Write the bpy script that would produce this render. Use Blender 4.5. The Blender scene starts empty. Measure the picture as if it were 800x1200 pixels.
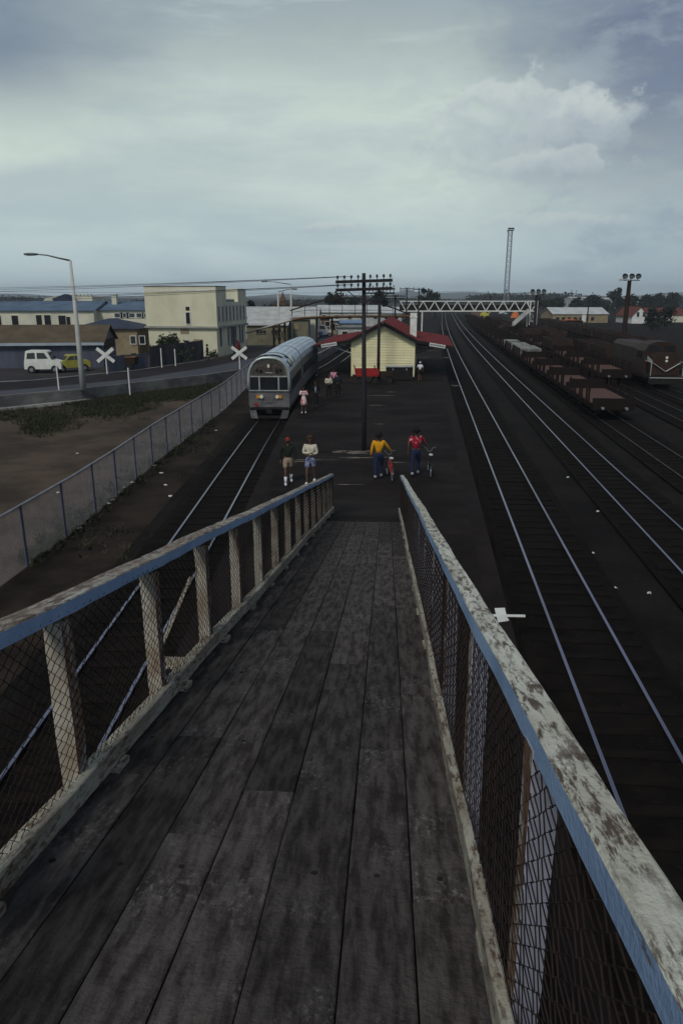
import bpy, bmesh, math, random
from mathutils import Vector, Matrix
random.seed(7)
S = bpy.context.scene
COL = S.collection
R = math.radians
# ------------------------------------------------------------------ camera
F = 850.0; TH = math.atan(253/850.0); CH = 6.0
cT, sT = math.cos(TH), math.sin(TH)
cam = bpy.data.cameras.new('camera'); camo = bpy.data.objects.new('camera', cam); COL.objects.link(camo)
camo.location = (0, 0, CH); camo.rotation_euler = (math.pi/2-TH, 0, 0)
cam.sensor_fit = 'VERTICAL'; cam.sensor_height = 24.0; cam.lens = 24.0*F/1200.0
cam.clip_start = 0.05; cam.clip_end = 9000
S.camera = camo

def ray(x, y):
    a = (x-400)/F; b = (600-y)/F
    return Vector((a, cT+b*sT, -sT+b*cT))
def P(x, y, z=0.0):
    d = ray(x, y); t = (z-CH)/d.z
    return Vector((d.x*t, d.y*t, z))
def PD(x, y, D):
    d = ray(x, y); t = D/d.y
    return Vector((d.x*t, D, CH+d.z*t))
AZ = math.atan(99/(F*cT+253*sT)); sA, cA = math.sin(AZ), math.cos(AZ)
def curv(u):
    if u < 55: return 0.0
    if u < 200: return .75e-4*(u-55)**2
    return .75e-4*145**2+(u-200)*2*.75e-4*145
def T(u, v, z=0.0):
    w = v+curv(u)
    return Vector((u*sA+w*cA, u*cA-w*sA, z))
def Tang(u):                       # heading (rotation about z so that local +Y follows the track)
    a = T(u-.5, 0); b = T(u+.5, 0); d = b-a
    return math.atan2(-d.x, d.y)

# ------------------------------------------------------------------ materials
def nt(m):
    m.use_nodes = True; n = m.node_tree.nodes; l = m.node_tree.links
    return n, l, n['Principled BSDF']
MATS = {}
def mat(name, c1, c2=None, rough=.8, scale=3, metal=0, spec=.25, stretch=(1,1,1), bump=.0, bscale=40, lo=.35, hi=.65, detail=6, c3=None, lo3=.6, hi3=.7, scale3=1.0, stretch3=(1,1,1), island=0.0, coord='Object', mask3=None, ioff=0):
    if name in MATS: return MATS[name]
    m = bpy.data.materials.new(name); n, l, b = nt(m)
    b.inputs['Roughness'].default_value = rough; b.inputs['Metallic'].default_value = metal
    b.inputs['Specular IOR Level'].default_value = spec
    c2 = c2 or tuple(x*.7 for x in c1)
    tc = n.new('ShaderNodeTexCoord')
    def noise(sc, st, det=6):
        mp = n.new('ShaderNodeMapping'); mp.inputs['Scale'].default_value = st
        if ioff:
            gg = n.new('ShaderNodeNewGeometry'); vm = n.new('ShaderNodeVectorMath'); vm.operation = 'SCALE'; vm.inputs[0].default_value = (37,91,0); l.new(gg.outputs['Random Per Island'], vm.inputs['Scale'])
            va = n.new('ShaderNodeVectorMath'); va.operation = 'ADD'; l.new(tc.outputs[coord], va.inputs[0]); l.new(vm.outputs[0], va.inputs[1]); l.new(va.outputs[0], mp.inputs[0])
        else: l.new(tc.outputs[coord], mp.inputs[0])
        t = n.new('ShaderNodeTexNoise'); t.inputs['Scale'].default_value = sc; t.inputs['Detail'].default_value = det; t.inputs['Roughness'].default_value = .62
        l.new(mp.outputs[0], t.inputs['Vector']); return t
    def ramp(src, a, z):
        r = n.new('ShaderNodeMapRange'); r.inputs[1].default_value = a; r.inputs[2].default_value = z; r.interpolation_type = 'SMOOTHSTEP'
        l.new(src, r.inputs[0]); return r
    def mix(fac, A, B):
        x = n.new('ShaderNodeMix'); x.data_type = 'RGBA'; l.new(fac, x.inputs[0])
        for s, v in ((6, A), (7, B)):
            if isinstance(v, tuple): x.inputs[s].default_value = (*v, 1)
            else: l.new(v, x.inputs[s])
        return x.outputs[2]
    t = noise(scale, stretch, detail)
    out = mix(ramp(t.outputs[0], lo, hi).outputs[0], c1, c2)
    if c3:
        t3 = noise(scale3, stretch3, 10); t3.inputs['Roughness'].default_value = .74
        f3 = ramp(t3.outputs[0], lo3, hi3).outputs[0]
        if mask3:
            tm = noise(mask3[0], mask3[3] if len(mask3) > 3 else (1,1,1), 3); rm = ramp(tm.outputs[0], mask3[1], mask3[2]); mu = n.new('ShaderNodeMath'); mu.operation = 'MULTIPLY'
            l.new(f3, mu.inputs[0]); l.new(rm.outputs[0], mu.inputs[1]); f3 = mu.outputs[0]
        out = mix(f3, out, c3)
    if island > 0:
        g = n.new('ShaderNodeNewGeometry')
        mr = n.new('ShaderNodeMapRange'); mr.inputs[3].default_value = 1-island; mr.inputs[4].default_value = 1+island
        l.new(g.outputs['Random Per Island'], mr.inputs[0])
        hs = n.new('ShaderNodeHueSaturation'); l.new(mr.outputs[0], hs.inputs['Value']); l.new(out, hs.inputs['Color']); out = hs.outputs[0]
    l.new(out, b.inputs['Base Color'])
    if bump > 0:
        tb = noise(bscale, (1,1,1), 4)
        bp = n.new('ShaderNodeBump'); bp.inputs['Strength'].default_value = bump; bp.inputs['Distance'].default_value = .02
        l.new(tb.outputs[0], bp.inputs['Height']); l.new(bp.outputs[0], b.inputs['Normal'])
    MATS[name] = m; return m

# ground family
M_yard = mat('yard_cinders', (.0065,.0055,.0055), (.014,.0115,.0105), .95, .5, spec=.08, bump=.8, bscale=14, c3=(.033,.025,.021), lo3=.55, hi3=.72, scale3=9)
M_dirt = mat('brown_dirt', (.085,.062,.048), (.04,.031,.024), .95, .35, spec=.1, bump=.5, bscale=5, c3=(.11,.08,.065), lo3=.6, hi3=.75, scale3=2)
M_bank = mat('bank_soil', (.013,.010,.0085), (.03,.023,.018), .95, .6, spec=.08, bump=.8, bscale=9, c3=(.07,.055,.045), lo3=.66, hi3=.76, scale3=7)
M_bed = mat('track_bed', (.005,.004,.004), (.010,.008,.007), .95, 1.2, spec=.06, bump=.9, bscale=22, c3=(.035,.028,.023), lo3=.58, hi3=.68, scale3=16)
M_asph = mat('platform_asphalt', (.0085,.0064,.0066), (.021,.0165,.0165), .9, .28, spec=.08, stretch=(1,1.6,1), bump=.35, bscale=30, c3=(.0045,.0035,.0036), lo3=.56, hi3=.68, scale3=.55, detail=9)
M_coping = mat('platform_coping', (.019,.0145,.015), (.012,.0093,.0095), .9, .9, spec=.08, bump=.3, bscale=20)
M_patch = mat('pale_repair_or_sheen', (.19,.165,.13), (.09,.078,.065), .9, 3, spec=.15, bump=.3, bscale=20)
M_road = mat('road_asphalt', (.045,.048,.065), (.065,.068,.085), .9, .15, spec=.2, stretch=(1,.2,1))
M_roadd = mat('dark_verge', (.018,.016,.018), (.03,.026,.028), .9, .2, spec=.1)
M_street = mat('street_surface', (.03,.028,.03), (.05,.046,.048), .9, .1, spec=.1)
M_line = mat('painted_line', (.35,.35,.33), (.18,.18,.17), .8, 3)
M_conc = mat('concrete', (.20,.20,.19), (.10,.10,.10), .9, .7, bump=.2, stretch=(1,1,2), c3=(.05,.05,.05), lo3=.6, hi3=.75, scale3=1.3)
M_concp = mat('pale_concrete', (.33,.33,.31), (.22,.22,.21), .9, 1)
M_rail = mat('rail_steel', (.42,.40,.50), (.28,.27,.34), .3, 2, metal=1, stretch=(1,.05,1))
M_raild = mat('dull_rail', (.10,.09,.09), (.05,.04,.04), .5, 2, metal=.7)
M_rrust = mat('rail_rust', (.035,.018,.012), (.02,.012,.01), .9, 4)
M_slp = mat('sleeper_wood', (.011,.0085,.0075), (.006,.005,.0045), .95, 3, island=.3, spec=.06)
# ramp
M_plank = mat('plank_wood', (.025,.021,.0205), (.074,.066,.064), .88, 4.5, ioff=1, spec=.08, stretch=(4.5,.8,1), bump=.7, bscale=26, c3=(.19,.18,.178), lo3=.48, hi3=.72, scale3=26, stretch3=(1.6,.8,1), island=.34, detail=12, mask3=(1.9,.46,.68))
M_under = mat('rotten_timber', (.012,.010,.009), (.03,.024,.02), .95, 3, spec=.06)
def peeling(name, paint, paint2, wood, lo, hi, st=(2.6,.55,2.6)):
    m = mat(name, paint, paint2, .62, 4, spec=.35, stretch=(2,.4,2), bump=.35, bscale=60, c3=wood, lo3=lo-.035, hi3=hi+.015, scale3=17, stretch3=st, mask3=(3.5,.26,.52))
    return m
M_peel = peeling('peeling_white_rail', (.60,.61,.54), (.42,.41,.34), (.085,.058,.042), .50, .56)
M_peelL = peeling('worn_rail_top', (.40,.39,.35), (.24,.19,.15), (.075,.045,.03), .46, .54)
M_blue = mat('pale_blue_paint', (.27,.38,.56), (.20,.29,.46), .6, 2, spec=.3, c3=(.13,.12,.11), lo3=.58, hi3=.64, scale3=16, stretch3=(1,.35,1), mask3=(1.6,.45,.6), bump=.3, bscale=50)
M_kerb = peeling('worn_kerb_paint', (.40,.39,.32), (.26,.23,.18), (.085,.045,.028), .50, .58, (3,.8,3))
M_post = mat('post_paint', (.44,.42,.37), (.27,.22,.17), .6, 3, spec=.3, c3=(.14,.065,.03), lo3=.52, hi3=.66, scale3=10, stretch3=(1,1,.3), mask3=(2.5,.32,.5))
M_postB = mat('post_paint_blue', (.34,.35,.43), (.26,.27,.34), .6, 3, spec=.3, c3=(.17,.08,.04), lo3=.55, hi3=.68, scale3=14, stretch3=(1,1,.3), mask3=(2.2,.5,.65))
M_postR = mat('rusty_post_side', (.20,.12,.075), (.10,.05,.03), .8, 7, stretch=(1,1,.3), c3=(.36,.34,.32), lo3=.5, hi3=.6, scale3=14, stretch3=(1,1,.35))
M_wire = mat('rusty_wire', (.030,.019,.015), (.014,.011,.010), .75, 9, metal=.3)
M_galv = mat('galvanised', (.34,.35,.38), (.25,.26,.29), .5, 3, metal=.5)
M_galvd = mat('galvanised_mesh', (.24,.25,.28), (.17,.175,.20), .7, 3, metal=.1)
M_fpost = mat('fence_post_paint', (.05,.055,.10), (.035,.038,.07), .7, 3)
# buildings
M_cream = mat('cream_render', (.68,.66,.50), (.56,.54,.40), .9, .35, spec=.15, stretch=(1,1,.5), c3=(.30,.28,.20), lo3=.62, hi3=.8, scale3=.9, stretch3=(1,1,.25))
M_creamb = mat('cream_board', (.80,.745,.47), (.70,.65,.41), .85, .8, spec=.2, island=.06)
M_cream2 = mat('cream_far', (.66,.64,.52), (.52,.51,.42), .9, .4)
M_blueroof = mat('blue_grey_roof', (.10,.15,.22), (.07,.11,.17), .75, .6)
M_navy = mat('navy_roof', (.035,.045,.08), (.025,.03,.055), .7, .6)
M_shed = mat('blue_grey_sheet', (.085,.095,.135), (.06,.068,.098), .7, .5, stretch=(3,3,.4))
M_brown = mat('brown_roof', (.11,.085,.055), (.075,.058,.04), .9, .7)
M_gutter = mat('pale_gutter', (.36,.42,.48), (.28,.33,.38), .7, 1)
M_red = mat('red_iron', (.17,.028,.034), (.115,.02,.025), .65, 1.2, spec=.3, stretch=(1,1,1), c3=(.10,.02,.025), lo3=.55, hi3=.75, scale3=2.2)
M_dark = mat('dark_paint', (.012,.011,.012), (.02,.018,.018), .8, 3, spec=.15)
M_dkbrown = mat('dark_brown_steel', (.035,.022,.016), (.022,.015,.012), .85, 2, spec=.15)
M_ochre = mat('ochre_beam', (.22,.11,.035), (.12,.06,.025), .85, 2)
M_white = mat('white_paint', (.74,.75,.72), (.58,.59,.57), .6, 2, spec=.35)
M_dwhite = mat('dull_white', (.48,.49,.48), (.34,.35,.35), .8, 1)
M_glass = mat('dark_glass', (.012,.014,.017), (.02,.022,.027), .12, 2, spec=.5)
M_glassb = mat('grey_glass', (.06,.07,.085), (.03,.035,.045), .25, .6, spec=.5)
M_fwood = mat('grey_fence_wood', (.085,.082,.088), (.05,.048,.052), .9, 1.5, stretch=(1,1,.3), island=.2)
M_brick = mat('brick', (.16,.08,.05), (.10,.06,.045), .9, 2)
M_tan = mat('tan_wall', (.30,.24,.15), (.22,.17,.11), .9, 1)
M_olive = mat('olive_wall', (.19,.18,.12), (.13,.12,.085), .9, .6)
M_lroof = mat('light_iron_roof', (.50,.52,.52), (.38,.40,.41), .5, .5)
M_pole = mat('weathered_pole', (.03,.027,.034), (.016,.014,.018), .9, 2, stretch=(3,3,.3))
M_ins = mat('insulator', (.03,.028,.035), (.05,.05,.06), .3, 3)
M_lamp = mat('lamp_post_paint', (.50,.50,.47), (.40,.40,.38), .6, 1)
M_lampd = mat('lamp_head_grey', (.16,.17,.18), (.10,.11,.12), .5, 1)
# train
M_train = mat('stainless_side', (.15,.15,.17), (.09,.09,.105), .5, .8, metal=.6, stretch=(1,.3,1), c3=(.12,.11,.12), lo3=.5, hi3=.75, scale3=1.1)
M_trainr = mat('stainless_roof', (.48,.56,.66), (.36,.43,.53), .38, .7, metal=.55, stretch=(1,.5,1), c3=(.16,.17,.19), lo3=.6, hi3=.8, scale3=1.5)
M_trainf = mat('cab_front', (.20,.19,.20), (.12,.115,.12), .5, 2, metal=.5)
M_trim = mat('cab_trim', (.50,.54,.52), (.34,.37,.36), .35, 2, metal=.4)
M_amber = mat('amber_lens', (.65,.25,.02), (.5,.2,.02), .3, 2)
M_lens = mat('lamp_glass', (.75,.75,.6), (.6,.6,.5), .2, 2)
M_redl = mat('red_paint_part', (.35,.02,.02), (.2,.015,.015), .5, 2)
# yard
M_wag = mat('wagon_oxide', (.014,.008,.007), (.009,.006,.0055), .85, 2, spec=.15)
M_deckp = mat('wagon_deck', (.13,.075,.064), (.07,.042,.037), .9, 2.2, spec=.1, stretch=(1,4,1))
M_steel = mat('steel_load', (.30,.30,.28), (.18,.18,.17), .6, 3, metal=.2, stretch=(6,.4,6), island=.3)
M_loco = mat('loco_red_brown', (.034,.016,.012), (.02,.011,.009), .6, 1, spec=.25)
M_orange = mat('orange_tarp', (.55,.16,.04), (.42,.12,.04), .8, 1)
M_leaf = mat('leaves', (.018,.028,.014), (.036,.05,.022), .8, .7, spec=.2, island=.5)
M_leaf2 = mat('dark_leaves', (.012,.017,.015), (.022,.03,.022), .85, .7, spec=.15, island=.5)
M_bark = mat('bark', (.05,.04,.033), (.03,.025,.02), .9, 4)
M_grass = mat('grass_blades', (.026,.033,.016), (.045,.045,.027), .9, 1.5, spec=.1, island=.4)
M_hill = mat('hill_bush', (.035,.05,.045), (.05,.065,.055), .95, .004)
M_paper = mat('litter_paper', (.62,.60,.55), (.40,.38,.34), .9, 20)
M_yel = mat('yellow_paint', (.55,.50,.06), (.42,.38,.06), .45, 2, spec=.5)
M_yelc = mat('dull_yellow_paint', (.36,.34,.05), (.27,.25,.04), .5, 2, spec=.4)
M_vanw = mat('van_paint', (.72,.73,.68), (.6,.61,.57), .4, 2, spec=.5)
M_bluec = mat('blue_car_paint', (.05,.13,.32), (.04,.10,.25), .4, 2, spec=.5)
M_rubber = mat('rubber', (.012,.012,.012), (.02,.02,.02), .8, 3)
M_skin = mat('skin', (.14,.07,.045), (.11,.055,.038), .6, 6)
M_hair = mat('hair', (.006,.005,.005), (.01,.008,.007), .8, 10)
M_chrome = mat('chrome', (.6,.6,.62), (.45,.45,.47), .25, 3, metal=.9)

# ------------------------------------------------------------------ mesh helper
class MB:
    def __init__(s): s.v = []; s.f = []; s.m = []
    def add(s, vs, fs, mi=0):
        o = len(s.v); s.v += [Vector(v) for v in vs]
        for f in fs: s.f.append([i+o for i in f]); s.m.append(mi)
    def box(s, c, d, rot=None, mi=0):
        c = Vector(c); h = Vector(d)/2; vs = []
        for z in (-1, 1):
            for y in (-1, 1):
                for x in (-1, 1):
                    p = Vector((x*h.x, y*h.y, z*h.z)); vs.append(c+(rot @ p if rot else p))
        s.add(vs, [(0,2,3,1),(4,5,7,6),(0,1,5,4),(2,6,7,3),(0,4,6,2),(1,3,7,5)], mi)
    def boxz(s, c, d, a=0, mi=0): s.box(c, d, Matrix.Rotation(a, 3, 'Z') if a else None, mi)
    def beam(s, a, b, w, h=None, mi=0, up=Vector((0,0,1))):
        a = Vector(a); b = Vector(b); h = h or w; y = (b-a); L = y.length
        if L < 1e-6: return
        y.normalize(); x = y.cross(up)
        if x.length < 1e-3: x = y.cross(Vector((1,0,0)))
        x.normalize(); z = x.cross(y)
        m = Matrix((x, y, z)).transposed(); s.box((a+b)/2, (w, L, h), m, mi)
    def tube(s, pts, r, n=8, mi=0, cap=True):
        pts = [Vector(p) for p in pts]; k = len(pts); rs = r if isinstance(r, (list, tuple)) else [r]*k
        vs = []; fs = []
        ds = [(pts[min(i+1, k-1)]-pts[max(i-1, 0)]).normalized() for i in range(k)]
        ref = min((Vector((0,0,1)), Vector((1,0,0)), Vector((0,1,0))), key=lambda a_: round(max(abs(d.dot(a_)) for d in ds), 3))
        for i, p in enumerate(pts):
            d = ds[i]
            x = d.cross(ref).normalized(); y = x.cross(d); 
            for j in range(n):
                a = 2*math.pi*j/n; vs.append(p+(x*math.cos(a)+y*math.sin(a))*rs[i])
        for i in range(k-1):
            for j in range(n):
                fs.append((i*n+j, i*n+(j+1) % n, (i+1)*n+(j+1) % n, (i+1)*n+j))
        if cap: fs.append(tuple(range(n-1, -1, -1))); fs.append(tuple((k-1)*n+j for j in range(n)))
        s.add(vs, fs, mi)
    def loft(s, rings, mi=0, cap=True, closed=True):
        n = len(rings[0]); vs = [p for r_ in rings for p in r_]; fs = []
        for i in range(len(rings)-1):
            for j in range(n if closed else n-1):
                fs.append((i*n+j, i*n+(j+1) % n, (i+1)*n+(j+1) % n, (i+1)*n+j))
        if cap and closed: fs.append(tuple(range(n-1, -1, -1))); fs.append(tuple((len(rings)-1)*n+j for j in range(n)))
        s.add(vs, fs, mi)
    def ell(s, c, r, n=12, m=8, mi=0, rot=None):
        c = Vector(c); vs = []; fs = []
        for i in range(m+1):
            t = math.pi*i/m
            for j in range(n):
                a = 2*math.pi*j/n; p = Vector((r[0]*math.sin(t)*math.cos(a), r[1]*math.sin(t)*math.sin(a), r[2]*math.cos(t)))
                vs.append(c+(rot @ p if rot else p))
        for i in range(m):
            for j in range(n): fs.append((i*n+j, (i+1)*n+j, (i+1)*n+(j+1) % n, i*n+(j+1) % n))
        s.add(vs, fs, mi)
    def prism(s, poly, z0, z1, mi=0):
        n = len(poly); vs = [Vector((p[0], p[1], z0)) for p in poly]+[Vector((p[0], p[1], z1)) for p in poly]
        fs = [tuple(range(n-1, -1, -1)), tuple(range(n, 2*n))]+[(i, (i+1) % n, n+(i+1) % n, n+i) for i in range(n)]
        s.add(vs, fs, mi)
    def sheet(s, poly, mi=0): s.add(poly, [tuple(range(len(poly)))], mi)
    def build(s, name, mats, parent=None, smooth=False, world=False, recalc=True):
        me = bpy.data.meshes.new(name)
        vs = s.v
        if world and parent is not None:
            q = parent; M = Matrix.Identity(4); 
            while q is not None: M = q.matrix_basis @ M; q = q.parent
            Mi = M.inverted(); vs = [Mi @ v for v in vs]
        me.from_pydata([tuple(v) for v in vs], [], s.f)
        mats = mats if isinstance(mats, (list, tuple)) else [mats]
        for m in mats: me.materials.append(m)
        for p, k in zip(me.polygons, s.m): p.material_index = k; p.use_smooth = smooth
        if recalc:
            bm = bmesh.new(); bm.from_mesh(me); bmesh.ops.recalc_face_normals(bm, faces=bm.faces); bm.to_mesh(me); bm.free()
        o = bpy.data.objects.new(name, me); COL.objects.link(o)
        if parent is not None: o.parent = parent
        return o
def thing(name, label, cat, loc=(0,0,0), rz=0, group=None):
    o = bpy.data.objects.new(name, None); COL.objects.link(o); o.location = loc; o.rotation_euler = (0,0,rz)
    o['label'] = label; o['category'] = cat
    if group: o['group'] = group
    return o
def tag(o, label, cat, group=None):
    o['label'] = label; o['category'] = cat
    if group: o['group'] = group
    return o
def struct(o, kind='structure'): o['kind'] = kind; return o
def centred(mb, name, m, loc, **k):
    loc = Vector(loc)
    mb.v = [v-loc for v in mb.v]; o = mb.build(name, m, **k); o.location = loc; return o
def kids(o): return [c for c in bpy.data.objects if c.parent == o]
def dup(root, loc=None, rz=None, label=None, parent=None):
    c = root.copy(); COL.objects.link(c)
    if parent is not None: c.parent = parent
    if loc is not None: c.location = loc
    if rz is not None: c.rotation_euler = (0,0,rz)
    if label: c['label'] = label
    for ch in CH_MAP.get(root.name) or kids(root): dup(ch, parent=c)
    return c
CH_MAP = {}

# ------------------------------------------------------------------ world: cloudy sky
SUN_EL, SUN_AZ = R(48), R(205)      # azimuth clockwise from +Y: behind the camera, a little left
W = bpy.data.worlds.new('World'); S.world = W; W.use_nodes = True
n = W.node_tree.nodes; l = W.node_tree.links; n.clear()
out = n.new('ShaderNodeOutputWorld'); bg = n.new('ShaderNodeBackground'); l.new(bg.outputs[0], out.inputs[0])
sky = n.new('ShaderNodeTexSky'); sky.sky_type = 'NISHITA'; sky.sun_disc = False; sky.sun_elevation = SUN_EL; sky.sun_rotation = SUN_AZ
tc = n.new('ShaderNodeTexCoord'); SEP = n.new('ShaderNodeSeparateXYZ'); l.new(tc.outputs['Generated'], SEP.inputs[0])
def math_(op, a, b=None, c=None, clamp=False):
    m = n.new('ShaderNodeMath'); m.operation = op; m.use_clamp = clamp
    for i, v in enumerate((a, b, c)):
        if v is None: continue
        if isinstance(v, (int, float)): m.inputs[i].default_value = v
        else: l.new(v, m.inputs[i])
    return m.outputs[0]
def vmap(sc, loc=(0,0,0)):
    m = n.new('ShaderNodeMapping'); m.inputs['Scale'].default_value = sc; m.inputs['Location'].default_value = loc
    l.new(tc.outputs['Generated'], m.inputs[0]); return m.outputs[0]
def noi(vec, sc, det=6, ro=.55, dist=0.):
    t = n.new('ShaderNodeTexNoise'); t.inputs['Scale'].default_value = sc; t.inputs['Detail'].default_value = det; t.inputs['Roughness'].default_value = ro; t.inputs['Distortion'].default_value = dist
    l.new(vec, t.inputs['Vector']); return t.outputs[0]
def mr(v, a, b, c=0., d=1., smooth=True):
    m = n.new('ShaderNodeMapRange'); m.interpolation_type = 'SMOOTHSTEP' if smooth else 'LINEAR'
    for i, x in zip((1,2,3,4), (a,b,c,d)): m.inputs[i].default_value = x
    l.new(v, m.inputs[0]); return m.outputs[0]
def mixc(f, A, B):
    x = n.new('ShaderNodeMix'); x.data_type = 'RGBA'
    if isinstance(f, (int, float)): x.inputs[0].default_value = f
    else: l.new(f, x.inputs[0])
    for s_, v in ((6, A), (7, B)):
        if isinstance(v, tuple): x.inputs[s_].default_value = (*v, 1)
        else: l.new(v, x.inputs[s_])
    return x.outputs[2]
Z = SEP.outputs[2]; X = SEP.outputs[0]
low = mr(Z, .0, .15)
base = mixc(low, (.53,.67,.73), (.67,.775,.70))
base = mixc(math_('MULTIPLY', mr(Z, .19, .33), .62), base, (.215,.275,.335))
n1 = noi(vmap((1,1,4.5)), 1.9, 7, .58, .3)
streak = mr(n1, .43, .66)
base = mixc(math_('MULTIPLY', streak, .42), base, (.31,.42,.52))
n2 = noi(vmap((1.3,1.3,9), (3,1,0)), 4.2, 8, .6, .4)
base = mixc(math_('MULTIPLY', mr(n2, .5, .72), .42), base, (.62,.72,.70))
# heavier, bluer cloud to the upper right and the upper left corner
wr_ = noi(vmap((1,1,3), (7,2,0)), 3.0, 6, .6); Xr = math_('ADD', X, math_('MULTIPLY', math_('SUBTRACT', wr_, .5), .35))
right = math_('MULTIPLY', mr(Xr, .12, .36), mr(Z, .02, .25))
base = mixc(math_('MULTIPLY', right, .9), base, (.135,.17,.275))
Xl = math_('ADD', X, math_('MULTIPLY', math_('SUBTRACT', wr_, .5), .3)); left = math_('MULTIPLY', mr(Xl, -.12, -.42), mr(Z, .15, .27))
base = mixc(math_('MULTIPLY', left, .85), base, (.155,.21,.30))
rlow = math_('MULTIPLY', mr(X, .05, .42), mr(Z, .13, .02))
base = mixc(math_('MULTIPLY', rlow, .42), base, (.17,.25,.36))
n5 = noi(vmap((1.4,1.4,3.2), (11,4,2)), 7.5, 9, .62, .2)
base = mixc(math_('MULTIPLY', math_('MULTIPLY', mr(n5, .47, .62), mr(Z, .06, .18)), mr(X, -.1, .35, .12, .42)), base, (.40,.48,.53))
base = mixc(math_('MULTIPLY', mr(n5, .5, .36), mr(X, -.05, .4, .05, .30)), base, (.22,.29,.40))
# cumulus bank
def cumulus(px, py, rx, rz_, amp, seed, strength, top=(.66,.72,.70)):
    global base
    d = ray(px, py).normalized()
    wv = noi(vmap((1,1,1.25), (seed, 0, 0)), 22, 9, .6)
    dx = math_('DIVIDE', math_('SUBTRACT', X, d.x), rx); dz = math_('DIVIDE', math_('SUBTRACT', Z, d.z), rz_)
    dd = math_('SQRT', math_('ADD', math_('MULTIPLY', dx, dx), math_('MULTIPLY', dz, dz)))
    f = math_('ADD', dd, math_('MULTIPLY', math_('SUBTRACT', wv, .5), amp))
    body = mr(f, 1.0, .72)
    shade = mr(math_('ADD', dz, math_('MULTIPLY', math_('SUBTRACT', wv, .5), 3.)), -.9, .7)
    colr = mixc(shade, (.37,.45,.52), top)
    base = mixc(math_('MULTIPLY', math_('MULTIPLY', body, strength), mr(shade, 0, .5, .25, 1)), base, colr)
cumulus(610, 165, .12, .060, 2.4, 5, .5)
cumulus(682, 140, .058, .034, 1.8, 9, .68)
cumulus(640, 195, .10, .022, 2.2, 19, .5)
cumulus(590, 120, .085, .026, 2.2, 2, .6)
cumulus(385, 268, .045, .008, 2.6, 3, .5)
cumulus(640, 262, .10, .012, 2.4, 14, .35)
over = mr(Z, .34, .75)
base = mixc(math_('MULTIPLY', over, .62), base, (.10,.125,.15))
skys = n.new('ShaderNodeVectorMath'); skys.operation = 'SCALE'; skys.inputs['Scale'].default_value = 1.0; l.new(sky.outputs[0], skys.inputs[0])
# ~93 % cloud cover; clouds are given in units that survive the 0.1 strength
cl10 = n.new('ShaderNodeVectorMath'); cl10.operation = 'SCALE'; cl10.inputs['Scale'].default_value = 10.0; l.new(base, cl10.inputs[0])
fin = mixc(.94, skys.outputs[0], cl10.outputs[0])
l.new(fin, bg.inputs[0]); bg.inputs[1].default_value = .1
sl = bpy.data.lights.new('sun', 'SUN'); sl.energy = 1.9; sl.angle = R(14); sl.color = (1, .96, .88)
so = bpy.data.objects.new('sun', sl); COL.objects.link(so)
sd = Vector((math.sin(SUN_AZ)*math.cos(SUN_EL), math.cos(SUN_AZ)*math.cos(SUN_EL), math.sin(SUN_EL)))
so.rotation_euler = sd.to_track_quat('Z', 'Y').to_euler()
S.view_settings.view_transform = 'Standard'; S.view_settings.look = 'None'; S.view_settings.gamma = 1; S.view_settings.exposure = -0.1
S.render.engine = 'CYCLES'
try: S.cycles.volume_bounces = 0; S.cycles.max_bounces = 6
except Exception: pass
# haze
hz = MB(); hz.box((300, 1600, 27.5), (5200, 5200, 64.5))
ho = struct(hz.build('haze', []), 'stuff')
hm = bpy.data.materials.new('haze_air'); hm.use_nodes = True; hn = hm.node_tree.nodes; hl = hm.node_tree.links; hn.clear()
ho_ = hn.new('ShaderNodeOutputMaterial'); pv = hn.new('ShaderNodeVolumePrincipled'); pv.inputs['Color'].default_value = (.80,.90,1,1); pv.inputs['Density'].default_value = .00026; pv.inputs['Anisotropy'].default_value = 0
hl.new(pv.outputs[0], ho_.inputs['Volume']); ho.data.materials.append(hm)

# ------------------------------------------------------------------ ground
G = -.6
g = MB(); g.sheet([(-2200,-900,G),(2800,-900,G),(2800,4100,G),(-2200,4100,G)]); struct(g.build('ground', M_yard))
# spline of the left track (centre line)
def crom(pts, k=8):
    r_ = []
    for i in range(len(pts)-1):
        p0 = pts[max(i-1,0)]; p1 = pts[i]; p2 = pts[i+1]; p3 = pts[min(i+2, len(pts)-1)]
        for j in range(k):
            t = j/k; r_.append(.5*((2*p1)+(-p0+p2)*t+(2*p0-5*p1+4*p2-p3)*t*t+(-p0+3*p1-3*p2+p3)*t**3))
    r_.append(pts[-1]); return r_
a_ = P(183,700,-.45); b_ = P(310,500,-.45); dn = (b_-a_).normalized()
LT = [a_-dn*60, a_-dn*25, a_, b_, PD(352,445,58).xy.to_3d(), T(72,-9.05), T(95,-9.1), T(130,-9.1), T(170,-9.1), T(210,-9.1), T(240,-9.1), T(300,-9.1)]
LT = [Vector((p.x, p.y, 0)) for p in LT]
LTC = crom(LT, 10)
def offset(path, d, z):
    r_ = []
    for i, p in enumerate(path):
        t = (path[min(i+1, len(path)-1)]-path[max(i-1,0)]).normalized(); r_.append(Vector((p.x+t.y*d, p.y-t.x*d, z)))
    return r_
def strip(name, path, d0, d1, z, m):
    a = offset(path, d0, z); b = offset(path, d1, z); s = MB()
    s.loft([a, b], closed=False, cap=False); return s.build(name, m)
def tpath(v, u0, u1, step=4):
    k = max(2, int((u1-u0)/step)); return [T(u0+(u1-u0)*i/k, v) for i in range(k+1)]
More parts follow.
